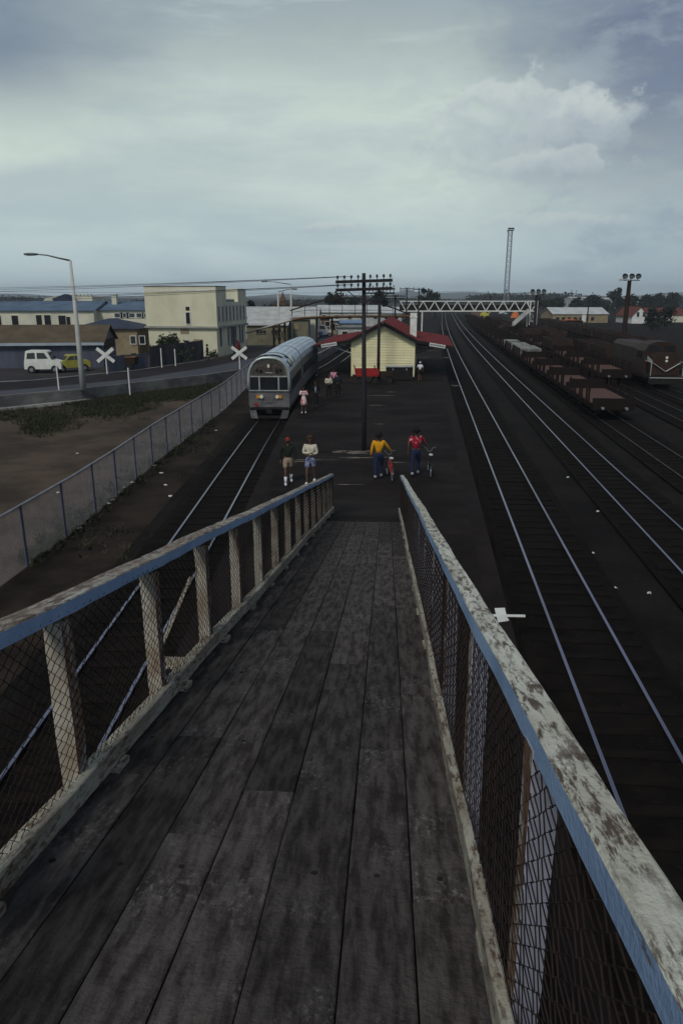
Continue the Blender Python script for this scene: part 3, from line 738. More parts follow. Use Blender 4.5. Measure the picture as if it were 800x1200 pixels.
# cars ----------------------------------------------------
def car(kind, loc, rz, paint, label, cat, L=4.0, Wd=1.6, group=None):
    rt = thing('parked_'+('van' if kind == 'van' else 'car'), label, cat, loc, rz, group)
    if kind == 'van': prof = [(-2,.32),(-2,.75),(-1.95,.95),(-1.75,1.68),(-1.55,1.74),(.35,1.72),(.55,1.66),(1.0,1.02),(1.85,.88),(1.98,.72),(1.98,.32)]
    else: prof = [(-1.95,.35),(-1.97,.72),(-1.85,.86),(-1.3,.9),(-.95,1.26),(-.7,1.33),(.25,1.33),(.45,1.28),(.95,.9),(1.8,.78),(1.95,.65),(1.95,.35)]
    sc = L/3.95; rings = []
    for yy, ins in ((-Wd/2,0.08),(-Wd/2+.05,0),(0,0),(Wd/2-.05,0),(Wd/2,.08)):
        rr_ = []
        for x, z in prof:
            k = (z-.9)*.22 if z > .9 else 0
            sy_ = yy*(1-k*.55); rr_.append(Vector((x*sc*(1-ins*.2), sy_, z-(ins*.3 if z > 1.2 else 0))))
        rings.append(rr_)
    b = MB(); b.loft(rings); b.build('body', paint, rt)
    g_ = MB()
    for sy_ in (-1, 1):
        yy = sy_*(Wd/2*.945)
        if kind == 'van': wins = [((-1.65,1.12),(-1.55,1.55),(-.75,1.58),(-.75,1.12)), ((-.55,1.12),(-.55,1.58),(.25,1.56),(.62,1.12))]
        else: wins = [((-1.05,.95),(-.8,1.24),(-.2,1.26),(-.2,.95)), ((-.12,.95),(-.12,1.26),(.3,1.24),(.68,.95))]
        for w in wins:
            A = [Vector((x*sc, sy_*(Wd/2*(1-(z-.9)*.12)+.012), z)) for x, z in w]; B = [Vector((v.x, v.y-sy_*.02, v.z)) for v in A]
            g_.add(A+B, [(0,1,2,3),(0,1,5,4),(1,2,6,5),(2,3,7,6),(3,0,4,7)])
    if kind == 'van': ws = [((.62,1.58),(1.0,1.08)), ((-1.80,1.60),(-1.95,1.1))]
    else: ws = [((.52,1.25),(.92,.95)), ((-1.0,1.22),(-1.28,.95))]
    for (xa, za), (xb, zb) in ws:
        o_ = .02 if xa > 0 else -.02; A = [Vector((xa*sc+o_,-Wd*.38,za)), Vector((xa*sc+o_,Wd*.38,za)), Vector((xb*sc+o_,Wd*.42,zb)), Vector((xb*sc+o_,-Wd*.42,zb))]
        B = [v-Vector((o_*1.5,0,0.01)) for v in A]; g_.add(A+B, [(0,1,2,3),(0,1,5,4),(1,2,6,5),(2,3,7,6),(3,0,4,7)])
    g_.build('windows', M_glass, rt)
    for x in (-1.25*sc, 1.25*sc):
        for y in (-1, 1):
            w = MB(); w.tube([(x, y*(Wd/2-.2), .30), (x, y*(Wd/2+.01), .30)], .30, 16); wo = w.build('wheel', M_rubber, rt)
            h = MB(); h.tube([(x, y*(Wd/2-.02), .30), (x, y*(Wd/2+.022), .30)], .15, 12); h.build('rim', M_chrome, wo)
    for y in (-1, 1):
        h = MB(); h.box((1.96*sc, y*Wd*.36, .66), (.05,.24,.14)); h.build('headlight', M_lens, rt)
        h = MB(); h.box((-1.98*sc, y*Wd*.38, .66), (.04,.2,.14)); h.build('tail_light', M_redl, rt)
    bb = MB(); bb.box((2.0*sc,0,.45), (.08,Wd*.96,.12)); bb.box((-2.0*sc,0,.45), (.08,Wd*.96,.12)); bb.build('bumper', M_chrome, rt)
    return rt
car('van', P(54.5,436.5,ZR), R(6), M_vanw, 'white high roofed van parked beside the yellow car', 'van', 2.8, 1.4)
car('car', P(82,436,ZR)+Vector((0,.5,0)), R(214), M_yelc, 'yellow green car parked right of the white van', 'car', 2.75, 1.35)
car('car', P(363,396,ZR), R(190), M_bluec, 'blue car on the road beyond the silver train', 'car', 3.6, 1.6)
car('van', P(376,395,ZR)+Vector((.1,1.5,0)), R(10), M_vanw, 'white car on the road right of the blue car', 'car', 3.2, 1.5)
# rust coloured trailer behind the near crossing sign
tr_ = thing('trailer', 'rusty orange topped trailer by the road right of the near crossing sign', 'trailer', P(147,433,ZR))
s = MB(); s.box((0,0,.75), (2.0,1.3,.5)); s.build('tray', M_dkbrown, tr_); s = MB(); s.box((0,0,1.04), (2.1,1.4,.08)); s.build('cover', M_ochre, tr_)
for x in (-.5,.5):
    s = MB(); s.tube([(x,-.75,.28),(x,-.6,.28)], .28, 12); s.build('wheel', M_rubber, tr_)

# ------------------------------------------------------------------ buildings
def yrot(o, a): return a
def gable_building(name, label, cat, p0, ux, L, Wd, h, rise, wm, rm, ridge='L', z0=ZR, over=.25, extras=None):
    """p0 front-left corner, ux unit vector along the front, depth to the back (left-hand normal)."""
    ux = Vector(ux).normalized(); uy = Vector((-ux.y, ux.x, 0)); a = math.atan2(ux.y, ux.x)
    rt = thing(name, label, cat, Vector((p0.x,p0.y,z0)), a)
    b = MB()
    if ridge == 'L':   # ridge along the front
        sec = [(0,0),(Wd,0),(Wd,h),(Wd/2,h+rise),(0,h)]
        b.loft([[Vector((x,y,z)) for y, z in sec] for x in (0, L)])
        r_ = MB(); t = .08
        for sg in (0, 1):
            e = (-over, h-over*rise/(Wd/2)) if sg == 0 else (Wd+over, h-over*rise/(Wd/2))
            A = [Vector((-over,e[0],e[1]+.01)), Vector((L+over,e[0],e[1]+.01)), Vector((L+over,Wd/2,h+rise+.01)), Vector((-over,Wd/2,h+rise+.01))]
            B = [v+Vector((0,0,t)) for v in A]; r_.add(A+B, [(0,1,2,3),(4,5,6,7),(0,1,5,4),(1,2,6,5),(2,3,7,6),(3,0,4,7)])
    else:
        sec = [(0,0),(L,0),(L,h),(L/2,h+rise),(0,h)]
        b.loft([[Vector((x,y,z)) for x, z in sec] for y in (0, Wd)])
        r_ = MB(); t = .08
        for sg in (0, 1):
            e = (-over if sg == 0 else L+over, h-over*rise/(L/2))
            A = [Vector((e[0],-over,e[1]+.01)), Vector((e[0],Wd+over,e[1]+.01)), Vector((L/2,Wd+over,h+rise+.01)), Vector((L/2,-over,h+rise+.01))]
            B = [v+Vector((0,0,t)) for v in A]; r_.add(A+B, [(0,1,2,3),(4,5,6,7),(0,1,5,4),(1,2,6,5),(2,3,7,6),(3,0,4,7)])
    b.build('wall', wm, rt); rf_ = r_.build('roof', rm, rt)
    return rt
def window(rt, x, y, z, w, h, face='front', fr=M_white, gl=M_glass, mull=0, depth=.05):
    f = MB(); a = .06
    def bx(s, cx, cz, ww, hh, d):
        if face == 'front': s.box((x+cx, y-d/2, z+cz), (ww, d, hh))
        else: s.box((x+d/2, y+cx, z+cz), (d, ww, hh))
    bx(f, 0, h/2, w+2*a, a, depth); bx(f, 0, -h/2, w+2*a, a, depth+.03); bx(f, -w/2-a/2, 0, a, h-a, depth); bx(f, w/2+a/2, 0, a, h-a, depth)
    for k in range(mull): bx(f, -w/2+w*(k+1)/(mull+1), 0, .04, h-a, depth*.8)
    fo = f.build('window', fr, rt); g_ = MB(); bx(g_, 0, 0, w-.004, h-a-.004, .02); g_.build('pane', gl, fo)
# --- main cream corner building
c0 = P(177,427.5,ZR); cc = P(255.5,418,ZR); ce = P(289,410.3,ZR)
D0 = cc.y; c0 = PD(177,427,D0+1.2); c0.z = ZR
ux = (cc-c0).normalized(); uyv = (ce-cc).normalized()
Lf = (Vector((cc.x,cc.y,0))-Vector((c0.x,c0.y,0))).length; Ls = (ce-cc).length; Ht = PD(255,336,D0).z-ZR; Hb = PD(255,383.5,D0).z-ZR
mb = thing('corner_building', 'two storey cream rendered building with flat parapet and narrow upper windows', 'building', c0)
back = uyv*Ls
def vol(p, q, r_, z0, z1):
    s = [p, q, q+r_, p+r_]; return [(v.x, v.y) for v in s], z0, z1
s = MB(); s.prism(*vol(c0, cc, back, ZR, ZR+Hb)); s.build('lower_wall', M_cream, mb, world=True)
o1 = -ux*.12-uyv*.12
c0b = c0-ux*.12-uyv*.12; ccb = cc+ux*.12-uyv*.12
f1 = .32; s = MB(); s.prism(*vol(c0b, ccb, uyv*(Ls*f1), ZR+Hb+.08, ZR+Ht)); 
s.prism(*vol(c0b+uyv*(Ls*f1+.003), ccb+uyv*(Ls*f1+.003), uyv*(Ls*.40), ZR+Hb+.08, ZR+Ht-1.45))
s.prism(*vol(c0b+uyv*(Ls*.72+.006), ccb+uyv*(Ls*.72+.006), uyv*(Ls*.30), ZR+Hb+.08, ZR+Ht-.12)); s.build('upper_wall', M_cream, mb, world=True)
s = MB(); s.prism(*vol(c0b-ux*.15-uyv*.15, ccb+ux*.15-uyv*.15, uyv*(Ls+.45), ZR+Hb-.1, ZR+Hb+.08)); s.build('ledge', M_concp, mb, world=True)
s = MB(); s.prism(*vol(c0b-ux*.03-uyv*.03, ccb+ux*.03-uyv*.03, uyv*(Ls*f1+.06), ZR+Ht, ZR+Ht+.09)); s.build('coping', M_conc, mb, world=True)
s = MB(); s.prism(*vol(c0b-ux*.015-uyv*.015, ccb+ux*.015-uyv*.015, uyv*(.01), ZR+Ht-.38, ZR+Ht-.26)); s.build('parapet_band', M_white, mb, world=True)
s = MB(); s.prism(*vol(c0b+uyv*(Ls*f1+.1)+ux*1.5, ccb+uyv*(Ls*f1+.1)-ux*.4, uyv*(Ls*.38), ZR+Ht-1.45, ZR+Ht-1.2)); s.build('roof', M_blueroof, mb, world=True)
def facewin(rt, org, dx, nrm, x, z, w, h, fr, gl, mull=0, name='window'):
    f = MB(); a = .06
    def bx(s, cx, cz, ww, hh, d):
        c = org+dx*(x+cx)+nrm*(d/2)+Vector((0,0,z+cz)); m = Matrix((dx, nrm, Vector((0,0,1)))).transposed(); s.box(c, (ww, d, hh), m)
    if fr is not None:
        bx(f, 0, h/2, w+2*a, a, .06); bx(f, 0, -h/2, w+2*a, a, .09); bx(f, -w/2-a/2, 0, a, h-a, .06); bx(f, w/2+a/2, 0, a, h-a, .06)
        for k in range(mull): bx(f, -w/2+w*(k+1)/(mull+1), 0, .05, h-a, .05)
        fo = f.build(name, fr, rt, world=True); g_ = MB(); bx(g_, 0, 0, w-.004, h-a-.004, .03); g_.build('pane', gl, fo, world=True)
    else:
        bx(f, 0, 0, w, h, .03); f.build(name, gl, rt, world=True)
nf = Vector((ux.y,-ux.x,0)); ns = Vector((uyv.y,-uyv.x,0))
fx = lambda px: (PD(px, 400, D0).x-c0.x)/ux.x
fz = lambda py: PD(240, py, D0).z
orgU = c0b; orgL = c0
facewin(mb, Vector((orgU.x,orgU.y,0)), ux, nf, fx(223), fz(361.8), .40, .36, None, M_glass)
facewin(mb, Vector((orgU.x,orgU.y,0)), ux, nf, fx(223), fz(373), .42, 1.15, M_white, M_glass)
facewin(mb, Vector((orgL.x,orgL.y,0)), ux, nf, fx(217.5), fz(402), .50, .5, M_dwhite, M_glass)
facewin(mb, Vector((orgL.x,orgL.y,0)), ux, nf, fx(231.5), fz(400), .9, .35, None, M_tan, name='vent')
facewin(mb, Vector((orgL.x,orgL.y,0)), ux, nf, fx(216), fz(388.5), .9, .5, None, M_tan, name='vent')
for k in range(8):
    facewin(mb, Vector((ccb.x,ccb.y,0)), uyv, ns, .55+k*(Ls-1.2)/7.2, fz(368), .34, 1.45, M_dwhite, M_glassb)
for x in (1.0, 3.3, 4.2, 5.6, 7.0, 7.9):
    facewin(mb, Vector((cc.x,cc.y,0)), uyv, ns, x*Ls/9.2, ZR+1.85 if x > 1.5 else ZR+1.9, .42, 1.9, M_dwhite, M_glass if x < 1.5 else M_glassb)
s = MB(); o_ = cc+uyv*(4.95*Ls/9.2)+ns*.03; s.beam(Vector((o_.x,o_.y,ZR)), Vector((o_.x,o_.y,ZR+2.7)), .6, .05, up=ns); s.build('door', M_glassb, mb, world=True)
# shrub heap behind the fence and person at the corner handled below
# --- grey shed
sp = P(122.5,430.5,ZR); s0 = PD(-60,430,sp.y-1.5); s0.z = ZR; u_ = (sp-s0).normalized(); Ls_ = (sp-s0).length
hS = PD(122,401,sp.y).z-ZR
sh = gable_building('grey_shed', 'blue grey sheet iron shed with brown roof behind the parked van', 'shed', s0, u_, Ls_, 6.2, hS, 1.25, M_shed, M_brown)
s = MB(); s.box((Ls_/2, -.30, hS-.12), (Ls_+.4, .14, .22)); s.build('gutter', M_gutter, sh)
s = MB(); s.box((Ls_+.02, 3.1, hS-.25), (.05, 4.9, .75)); s.build('gable_opening', M_dark, sh)
# --- hip roofed house
def hip(name, label, x0, x1, yb, D, hw, rise, wm, rm, depth=7, z0=ZR, inset=None):
    a = PD(x0, 390, D); b = PD(x1, 390, D); L = b.x-a.x; rt = thing(name, label, 'house', (a.x, D, z0))
    w = MB(); w.box((L/2, depth/2, hw/2), (L-.6, depth-.6, hw)); w.build('wall', wm, rt)
    i = inset or min(L, depth)/2*.9; r_ = MB()
    r_.add([(0,0,hw),(L,0,hw),(L,depth,hw),(0,depth,hw),(i,depth/2,hw+rise),(L-i,depth/2,hw+rise)], [(0,1,5,4),(1,2,5),(2,3,4,5),(3,0,4),(3,2,1,0)]); r_.build('roof', rm, rt); return rt
D = 74; h1 = hip('hip_roofed_house', 'house with dark navy hipped roof behind the grey shed', 79, 163, 385, D, PD(120,385.5,D).z-ZR, PD(120,373,D+3.5).z-PD(120,385.5,D).z, M_tan, M_navy, z0=ZR)
window(h1, 7.3, .3, 1.6, .5, .8)
window(h1, 6.4, .3, 1.6, .5, .8, gl=M_glassb)
# --- long cream building behind
def wallb(name, label, x0, x1, ytop, D, depth, wm, yroof, rm, z0=ZR, gable='L'):
    a = PD(x0, 390, D); b = PD(x1, 390, D); h = PD(400, ytop, D).z-z0; rise = PD(400, yroof, D+depth/2).z-z0-h
    return gable_building(name, label, 'building', Vector((a.x, D, z0)), (1,0,0), b.x-a.x, depth, h, rise, wm, rm, ridge=gable, z0=z0), b.x-a.x, h
D = 92; lb, LL, hh = wallb('long_cream_building', 'long cream building with blue grey iron roof at the far left', -40, 112, 364, D, 9, M_cream2, 353.5, M_blueroof)
px2 = lambda px, x0, D: PD(px,390,D).x-PD(x0,390,D).x
for px, w, h in ((48,.7,1.5),(58,.8,1.5),(75,.9,1.4),(82,.5,1.1),(20,.8,1.4),(0,.8,1.4)):
    window(lb, px2(px,-40,D), 0, hh-1.25, w, h, fr=M_cream2)
D = 93.5; lb2, LL, hh = wallb('cream_annexe', 'cream annexe with chimney and strip windows left of the corner building', 113, 182, 363.5, D, 9, M_cream2, 354, M_blueroof)
for px, w in ((141,1.0),(148,1.0),(155,1.0),(166,.9),(173,1.0)):
    window(lb2, px2(px,113,D), 0, hh-.62, w, .55, gl=M_glassb)
window(lb2, px2(172,113,D), 0, hh-3.2, .6, .5)
s = MB(); s.box((px2(129.5,113,D), 3.0, PD(129,352,D).z-ZR), (.6,.6,1.5)); s.box((px2(129.5,113,D), 3.0, PD(129,345.5,D).z-ZR), (.75,.75,.12)); s.build('chimney', M_cream2, lb2)
# parapet walls rising behind
D = 104; pb = thing('parapet_building', 'pale curved parapet with dark gable rising behind the blue grey roofs', 'building', (PD(52,390,D).x, D, ZR))
wd = px2(112,52,D); zt = PD(80,347,D).z-ZR; s = MB()
sec = [(0,0),(wd,0),(wd,zt-.1)]+[(wd-wd*.02*k, zt) for k in range(1,12)]+[(wd*.3,zt),(wd*.1,zt-.3),(0,zt-.9)]
s.loft([[Vector((x,y,z)) for x, z in sec] for y in (0, 5)]); s.build('wall', M_cream2, pb)
s = MB(); gx0, gx1 = px2(74,52,D), px2(93,52,D); gz = PD(80,344.5,D).z-ZR; s.loft([[Vector((x,y,z)) for x, z in ((gx0,zt-2.5),(gx1,zt-2.5),(gx1,gz-.3),(gx0+1.2,gz),(gx0-.5,gz-.6))] for y in (-1.2, -.01)]); s.build('gable', M_navy, pb)
s = MB()
for k in range(5): s.box((px2(93+k*4.2,52,D), .3, zt+.12), (.22,.4,.3))
s.build('battlements', M_cream2, pb)
# --- building F with sloping canopy roof right of the corner building
D = 92; fb_, LL, hh = wallb('canopy_shed', 'low olive walled shop with pale roof right of the corner building', 289, 336, 381, D, 8, M_olive, 372, M_dwhite)
for px in (302,306,310): window(fb_, px2(px,289,D), 0, PD(300,389,D).z-ZR, .33, .45, fr=M_olive)
window(fb_, px2(322,289,D), 0, PD(300,389,D).z-ZR, .8, .5, fr=M_olive)
D = 104; wr, LL, hh = wallb('white_roofed_hall', 'hall with a broad whitish roof beyond the corner building', 283, 372, 371.5, D, 14, M_cream2, 360, M_dwhite)
D = 96; bg_, LL, hh = wallb('beige_block', 'beige block standing just left of the dark footbridge tower', 337, 361, 374.5, D, 7, M_olive, 373.5, M_conc)
window(bg_, px2(345,337,D), 0, PD(300,382,D).z-ZR, .9, .8, fr=M_tan, gl=M_tan)
D = 135; ch, LL, hh = wallb('church', 'brown church with a small pointed red spire on the skyline', 322, 356, 358.5, D, 8, M_dkbrown, 356, M_dkbrown)
s = MB(); cx = px2(332,322,D); s.box((cx, .5, hh+.2), (.8,.8,2.2)); s.build('tower', M_brick, ch)
s = MB(); zz = PD(332,353,D).z-ZR; z2 = PD(332,341.5,D).z-ZR; s.tube([(cx,.5,zz),(cx,.5,zz+.5),(cx,.5,z2)], [.62,.45,.02], 8); s.build('spire', M_brick, ch)
# mixed low buildings behind the footbridges
far = [('distant_building','white fronted building with blue awning behind the station roof',394,424,379,120,M_dwhite,376,M_bluec,6),
       ('distant_building','dark brick building behind the dark footbridge',368,389,373,125,M_brick,371,M_dkbrown,6),
       ('distant_building','pale yellow narrow building right of the dark brick one',388,395,376,118,M_tan,375,M_lroof,6),
       ('distant_building','long white roofed building behind the dark footbridge deck',372,447,366,150,M_dwhite,358,M_lroof,12),
       ('distant_building','low grey shop under the dark footbridge beyond the blue car',352,369,377,128,M_glassb,375,M_conc,6),
       ('distant_building','white shed half hidden by the third telegraph pole',446,470,367,165,M_dwhite,360,M_lroof,12),
       ('distant_building','long low whitish wall right of the blue car beside the road',396,428,384,112,M_dwhite,383,M_conc,4)]
for nm, lab, x0, x1, yt, D, wm, yr, rm, dp in far:
    o, L_, h_ = wallb(nm, lab, x0, x1, yt, D, dp, wm, yr, rm)
    k = max(2, int(L_/2.2))
    for i in range(k): window(o, L_*(i+.5)/k, 0, min(h_-.9, 2.2), .8, .8, fr=M_white)
# --- right side
D = 193; rb, L_, h_ = wallb('goods_shed', 'tan walled goods shed with a pale iron roof beyond the yard', 646, 710, 368, D, 12, M_tan, 360.5, M_lroof, z0=G)
for i in range(7): window(rb, 1.2+i*1.5, 0, h_-1.2, .85, .9, fr=M_tan)
s = MB(); s.box((px2(682,646,D), -.05, 1.6), (1.1,.1,2.6)); s.build('door', M_white, rb)
D = 188; hb, L_, h_ = wallb('white_house', 'small white gabled house with red roof at the far right of the yard', 738, 756, 370, D, 11, M_white, 359.5, mat('dull_red_roof', (.13,.035,.028), (.09,.028,.022), .9, 1), z0=G, gable='W')
window(hb, 1.4, 0, 2.2, .6, 1.1, fr=M_dwhite); window(hb, 2.9, 0, 2.2, .6, 1.1, fr=M_dwhite)
D = 197; hb2, L_, h_ = wallb('red_roofed_house', 'long red roofed house behind the small white gabled one', 752, 800, 369, D, 9, M_cream2, 361, mat('dull_red_roof', (.13,.035,.028), (.09,.028,.022), .9, 1), z0=G)
window(hb2, 2, 0, 2.2, .9, 1.1); window(hb2, 5, 0, 2.2, .9, 1.1)
def elev(name, label, x0, x1, ytop, ybase, D, wm, rm, dep=14):
    a = PD(x0, ybase, D); b = PD(x1, ybase, D); zt = PD(400, ytop, D).z
    o = gable_building(name, label, 'building', Vector((a.x, D, G)), (1,0,0), b.x-a.x, dep, (zt-G)*.86, (zt-G)*.14, wm, rm, z0=G)
    k = max(2, int((b.x-a.x)/5))
    for i in range(k): window(o, (b.x-a.x)*(i+.5)/k, 0, (zt-G)*.66, 1.6, 1.4, fr=M_white)
elev('hillside_building', 'long white building among the trees at the top right skyline', 706, 760, 349, 360, 420, M_dwhite, M_lroof)
elev('hillside_building', 'tan block at the right end of the long white building on the skyline', 762, 790, 346.5, 360, 415, M_tan, M_lroof)
elev('hillside_building', 'pale roofed building peeping over the trees left of the right floodlight mast', 668, 700, 348, 360, 460, M_dwhite, M_lroof)
D = 290; wb, L_, h_ = wallb('white_hut', 'small white hut seen under the white truss footbridge', 583, 598, 371, D, 8, M_white, 365.5, M_lroof, z0=G, gable='W')
window(wb, 2, 0, 1.6, 1, 1)
D = 200; wb2, L_, h_ = wallb('white_kiosk', 'narrow white kiosk just left of the goods shed', 639, 645, 366, D, 3, M_white, 365, M_lroof, z0=G)
window(wb2, .6, 0, 1.5, .5, .8)

# ------------------------------------------------------------------ station
D = 57.0
fl = P(411.4,441.8,0); fr_ = P(484.7,440.3,0); fl.y = fr_.y = (fl.y+fr_.y)/2
aL = PD(411.4,442,fl.y).x; aR = PD(484.7,441,fl.y).x
Wb = aR-aL; hE = PD(411,398.5,fl.y).z; hA = PD(447,379.0,fl.y).z
st_a = Tang(60)
stn = thing('station_building', 'cream weatherboard station building with red iron roof and platform canopies', 'station', ((aL+aR)/2, fl.y, 0), st_a)
LB = 14.0
def gx(z):      # half width of the gable wall at height z
    return Wb/2 if z <= hE else max(.02, Wb/2*(hA-z)/(hA-hE))
s = MB(); z = 0.02; bh_ = .2
while z < hA-.02:
    z2 = min(z+bh_, hA-.01)
    w0 = gx(z); w1 = gx(z2)
    # each board overlaps the one below: bottom edge stands proud
    s.add([(-w0,-.05,z),(w0,-.05,z),(w1,-.012,z2),(-w1,-.012,z2),(-w0,0.02,z),(w0,0.02,z),(w1,.02,z2),(-w1,.02,z2)], [(0,1,2,3),(0,4,5,1),(0,3,7,4),(1,5,6,2),(3,2,6,7)])
    z = z2
s.build('gable_wall', M_creamb, stn)
s = MB(); s.loft([[Vector((x,y,z)) for x, z in ((-Wb/2+.01,0),(Wb/2-.01,0),(Wb/2-.01,hE-.05),(0,hA-.1),(-Wb/2+.01,hE-.05))] for y in (.03, LB)]); s.build('walls', M_cream2, stn)
s = MB()
for sg in (-1, 1): s.box((sg*(Wb/2-.04), -.06, hE/2), (.12,.04,hE))
s.build('corner_boards', M_creamb, stn)
s = MB(); s.box((0,-.05,.06), (Wb+.05,.06,.14)); s.build('plinth', M_dark, stn)
slope = (hA-hE)/(Wb/2)
r_ = MB(); ct = 2.9
cyl_ = []
zA = hA+.14
kx = Wb/2+.15; kz = zA-slope*kx; cx_ = kx+2.75; cz_ = kz-.44
for sg in (-1, 1):
    secs = [(0,zA),(sg*kx,kz),(sg*cx_,cz_)]
    for (xa, za), (xb, zb) in zip(secs[:-1], secs[1:]):
        A = [Vector((xa,-.35,za)), Vector((xb,-.35,zb)), Vector((xb,LB+.4,zb)), Vector((xa,LB+.4,za))]; B = [v-Vector((0,0,.06)) for v in A]
        r_.add(A+B, [(0,1,2,3),(7,6,5,4),(0,4,5,1),(1,5,6,2),(2,6,7,3),(3,7,4,0)])
r0_ = r_.build('roof', M_red, stn)
# corrugation ribs
s = MB()
for sg in (-1, 1):
    for y in [ -.3+.38*i for i in range(int((LB+.7)/.38))]:
        s.beam((0,y,zA+.01), (sg*kx,y,kz+.01), .05, .03); s.beam((sg*kx,y,kz+.01), (sg*cx_,y,cz_+.01), .05, .03)
s.build('roof_ribs', M_red, r0_)
s = MB()
for sg in (-1, 1):
    s.beam((0,-.40,zA-.14), (sg*kx,-.40,kz-.16), .05, .26); s.beam((sg*kx,-.40,kz-.16), (sg*cx_,-.40,cz_-.15), .05, .22)
    s.beam((sg*cx_,-.4,cz_-.16), (sg*cx_,LB+.4,cz_-.16), .05, .24)
s.build('fascia', M_dark, stn)
for sg in (-1, 1):
    for k in range(5):
        y = .2+k*2.6; s = MB(); s.beam((sg*(Wb/2+.03),y,1.75), (sg*(kx+1.9),y,cz_+.0), .08, .08); s.beam((sg*(Wb/2+.03),y,kz-.35), (sg*(cx_-.1),y,cz_-.2), .08,.1); s.build('bracket', M_dwhite if sg < 0 and k == 0 else M_dark, stn)
    b = MB(); b.box((sg*(kx+1.55), -.46, cz_+.02), (1.2,.04,.25), Matrix.Rotation(math.atan2(.44,2.75)*sg,3,'Y')); bo = b.build('sign_board', M_white, stn)
    b = MB(); rn = random.Random(4+sg)
    for k in range(8):
        b.box((sg*(kx+1.55)-.48+k*.137, -.485, cz_+.02+(-sg)*(-.48+k*.137)*.16), (.085,.006,.13)); 
    b.build('lettering', M_navy, bo)
# chimney
chx, chy = PD(483.5,386,fl.y+3).x-(aL+aR)/2+.15-.45, 2.6
s = MB(); zc = PD(483,366.5,fl.y+3).z; s.box((chx, chy, (zc+2.4)/2), (.52,.62,zc-2.4)); s.box((chx, chy, zc-.3), (.60,.70,.10)); s.build('chimney', M_white, stn)
# small spouting pipe and window marks on the gable
s = MB(); 
for z_ in (2.15, 1.35, .9): s.box((-Wb/2+.95,-.07,z_), (.35,.05,.05))
s.build('bracket_arms', M_tan, stn)
s = MB(); s.box((Wb/2-.9,-.045,2.2),(.05,.03,1.6)); s.build('downpipe', M_creamb, stn)

# objects before the gable
def trolley(loc, rz, label, tm, L=1.6, W_=.8, hz_=.55, panel=.45):
    rt = thing('platform_trolley', label, 'trolley', loc, rz, 'luggage trolleys')
    s = MB(); s.box((0,0,hz_), (L,W_,.07)); s.build('bed', tm, rt)
    s = MB()
    for y in (-W_/2, W_/2): s.box((0,y,hz_+panel/2+.03), (L,.04,panel))
    s.build('side_panel', tm, rt)
    s = MB(); s.tube([(-L/2,-W_/2,hz_),(-L/2-.12,-W_/2,hz_+.7),(-L/2-.12,W_/2,hz_+.7),(-L/2,W_/2,hz_)], .025, 6); s.build('handle', tm, rt)
    for x in (-L*.33, L*.33):
        for y in (-1, 1):
            w = MB(); w.tube([(x,y*(W_/2-.08),.2),(x,y*(W_/2),.2)], .2, 14); w.build('wheel', M_rubber, rt)
            w = MB(); w.tube([(x,y*(W_/2-.1),.2),(x,y*(W_/2-.1),hz_)], .025, 6); w.build('axle_bracket', M_dark, rt)
    return rt
trolley(P(430,449,0), R(3), 'red luggage trolley in front of the cream gable wall, behind the near telegraph pole', M_redl)
trolley(P(450,448.5,0), R(-5), 'dark brown luggage trolley between the red trolley and the long dark chest', M_dkbrown, 1.2, .7, .5, .25)
bx_ = thing('storage_chest', 'long dark chest with a pale lid against the cream gable wall', 'chest', P(467.5,445,0))
s = MB(); s.box((0,0,.50), (1.95,.7,.9)); s.build('body', M_dark, bx_)
s = MB(); s.box((0,-.03,1.0), (2.05,.8,.07)); s.build('lid', M_dwhite, bx_)
s = MB()
for x in (-.5,.5): s.box((x,-.37,.8), (.08,.02,.14))
s.build('latches', M_galv, bx_)

# ------------------------------------------------------------------ telegraph poles + wires
ARMS = {}
def tpole(loc, H, arms, label, width=2.45, nin=8, r_=.105, tilt=.02, yaw=0., spacing=.26):
    rt = thing('telegraph_pole', label, 'telegraph pole', loc, yaw, 'telegraph poles')
    m = MB(); m.tube([(0,0,-.2),(0,0,H*.4),(0,0,H)], [r_,r_*.9,r_*.68], 10); m.build('pole', M_pole, rt, smooth=True)
    pts = []
    for z in arms:
        b = MB(); q = Matrix.Rotation(-tilt,3,'Y'); b.box((0,-r_-.03,z), (width,.09,.11), q); ao = b.build('crossarm', M_pole, rt)
        for k in range(nin):
            half = nin//2; side = -1 if k < half else 1; j = k if k < half else k-half
            x = (-width/2+.08+j*(width/2-.3)/(half-1)) if side < 0 else (.22+.02+j*(width/2-.32)/(half-1))
            zz = z+x*math.sin(tilt)+.06; i_ = MB(); i_.tube([(x,-r_-.03,zz-.02),(x,-r_-.03,zz+.05),(x,-r_-.03,zz+.07),(x,-r_-.03,zz+.15),(x,-r_-.03,zz+.17)], [.015,.015,.045,.04,.015], 8); i_.build('insulator', M_ins, ao)
            pts.append(Matrix.Translation(loc) @ Matrix.Rotation(yaw,4,'Z') @ Vector((x,-r_-.03,zz+.12)))
    if len(arms) > 1 and width > 2:
        b = MB()
        for sg in (-1, 1): b.beam((sg*.62,-r_-.03,arms[-1]-.05), (0,-r_,arms[-1]-.55), .03, .03)
        b.build('brace', M_pole, rt)
    ARMS[label] = pts; return rt
p1 = P(426.5,528,0); tz = PD(421,320,p1.y); k1 = PD(421,329.5,p1.y).z; k2 = PD(421,339,p1.y).z
o = tpole(p1, tz.z, (k1, k2), 'tall telegraph pole with two crossarms standing alone on the near platform', 2.15)
o.rotation_euler = (0, R(-.6), 0)
p2 = P(443,445,0); o = tpole(p2, PD(442,336.5,p2.y).z, (PD(442,338.5,p2.y).z, PD(442,343.5,p2.y).z), 'second telegraph pole, directly in front of the cream station gable', 2.2, 8, .13, 0)
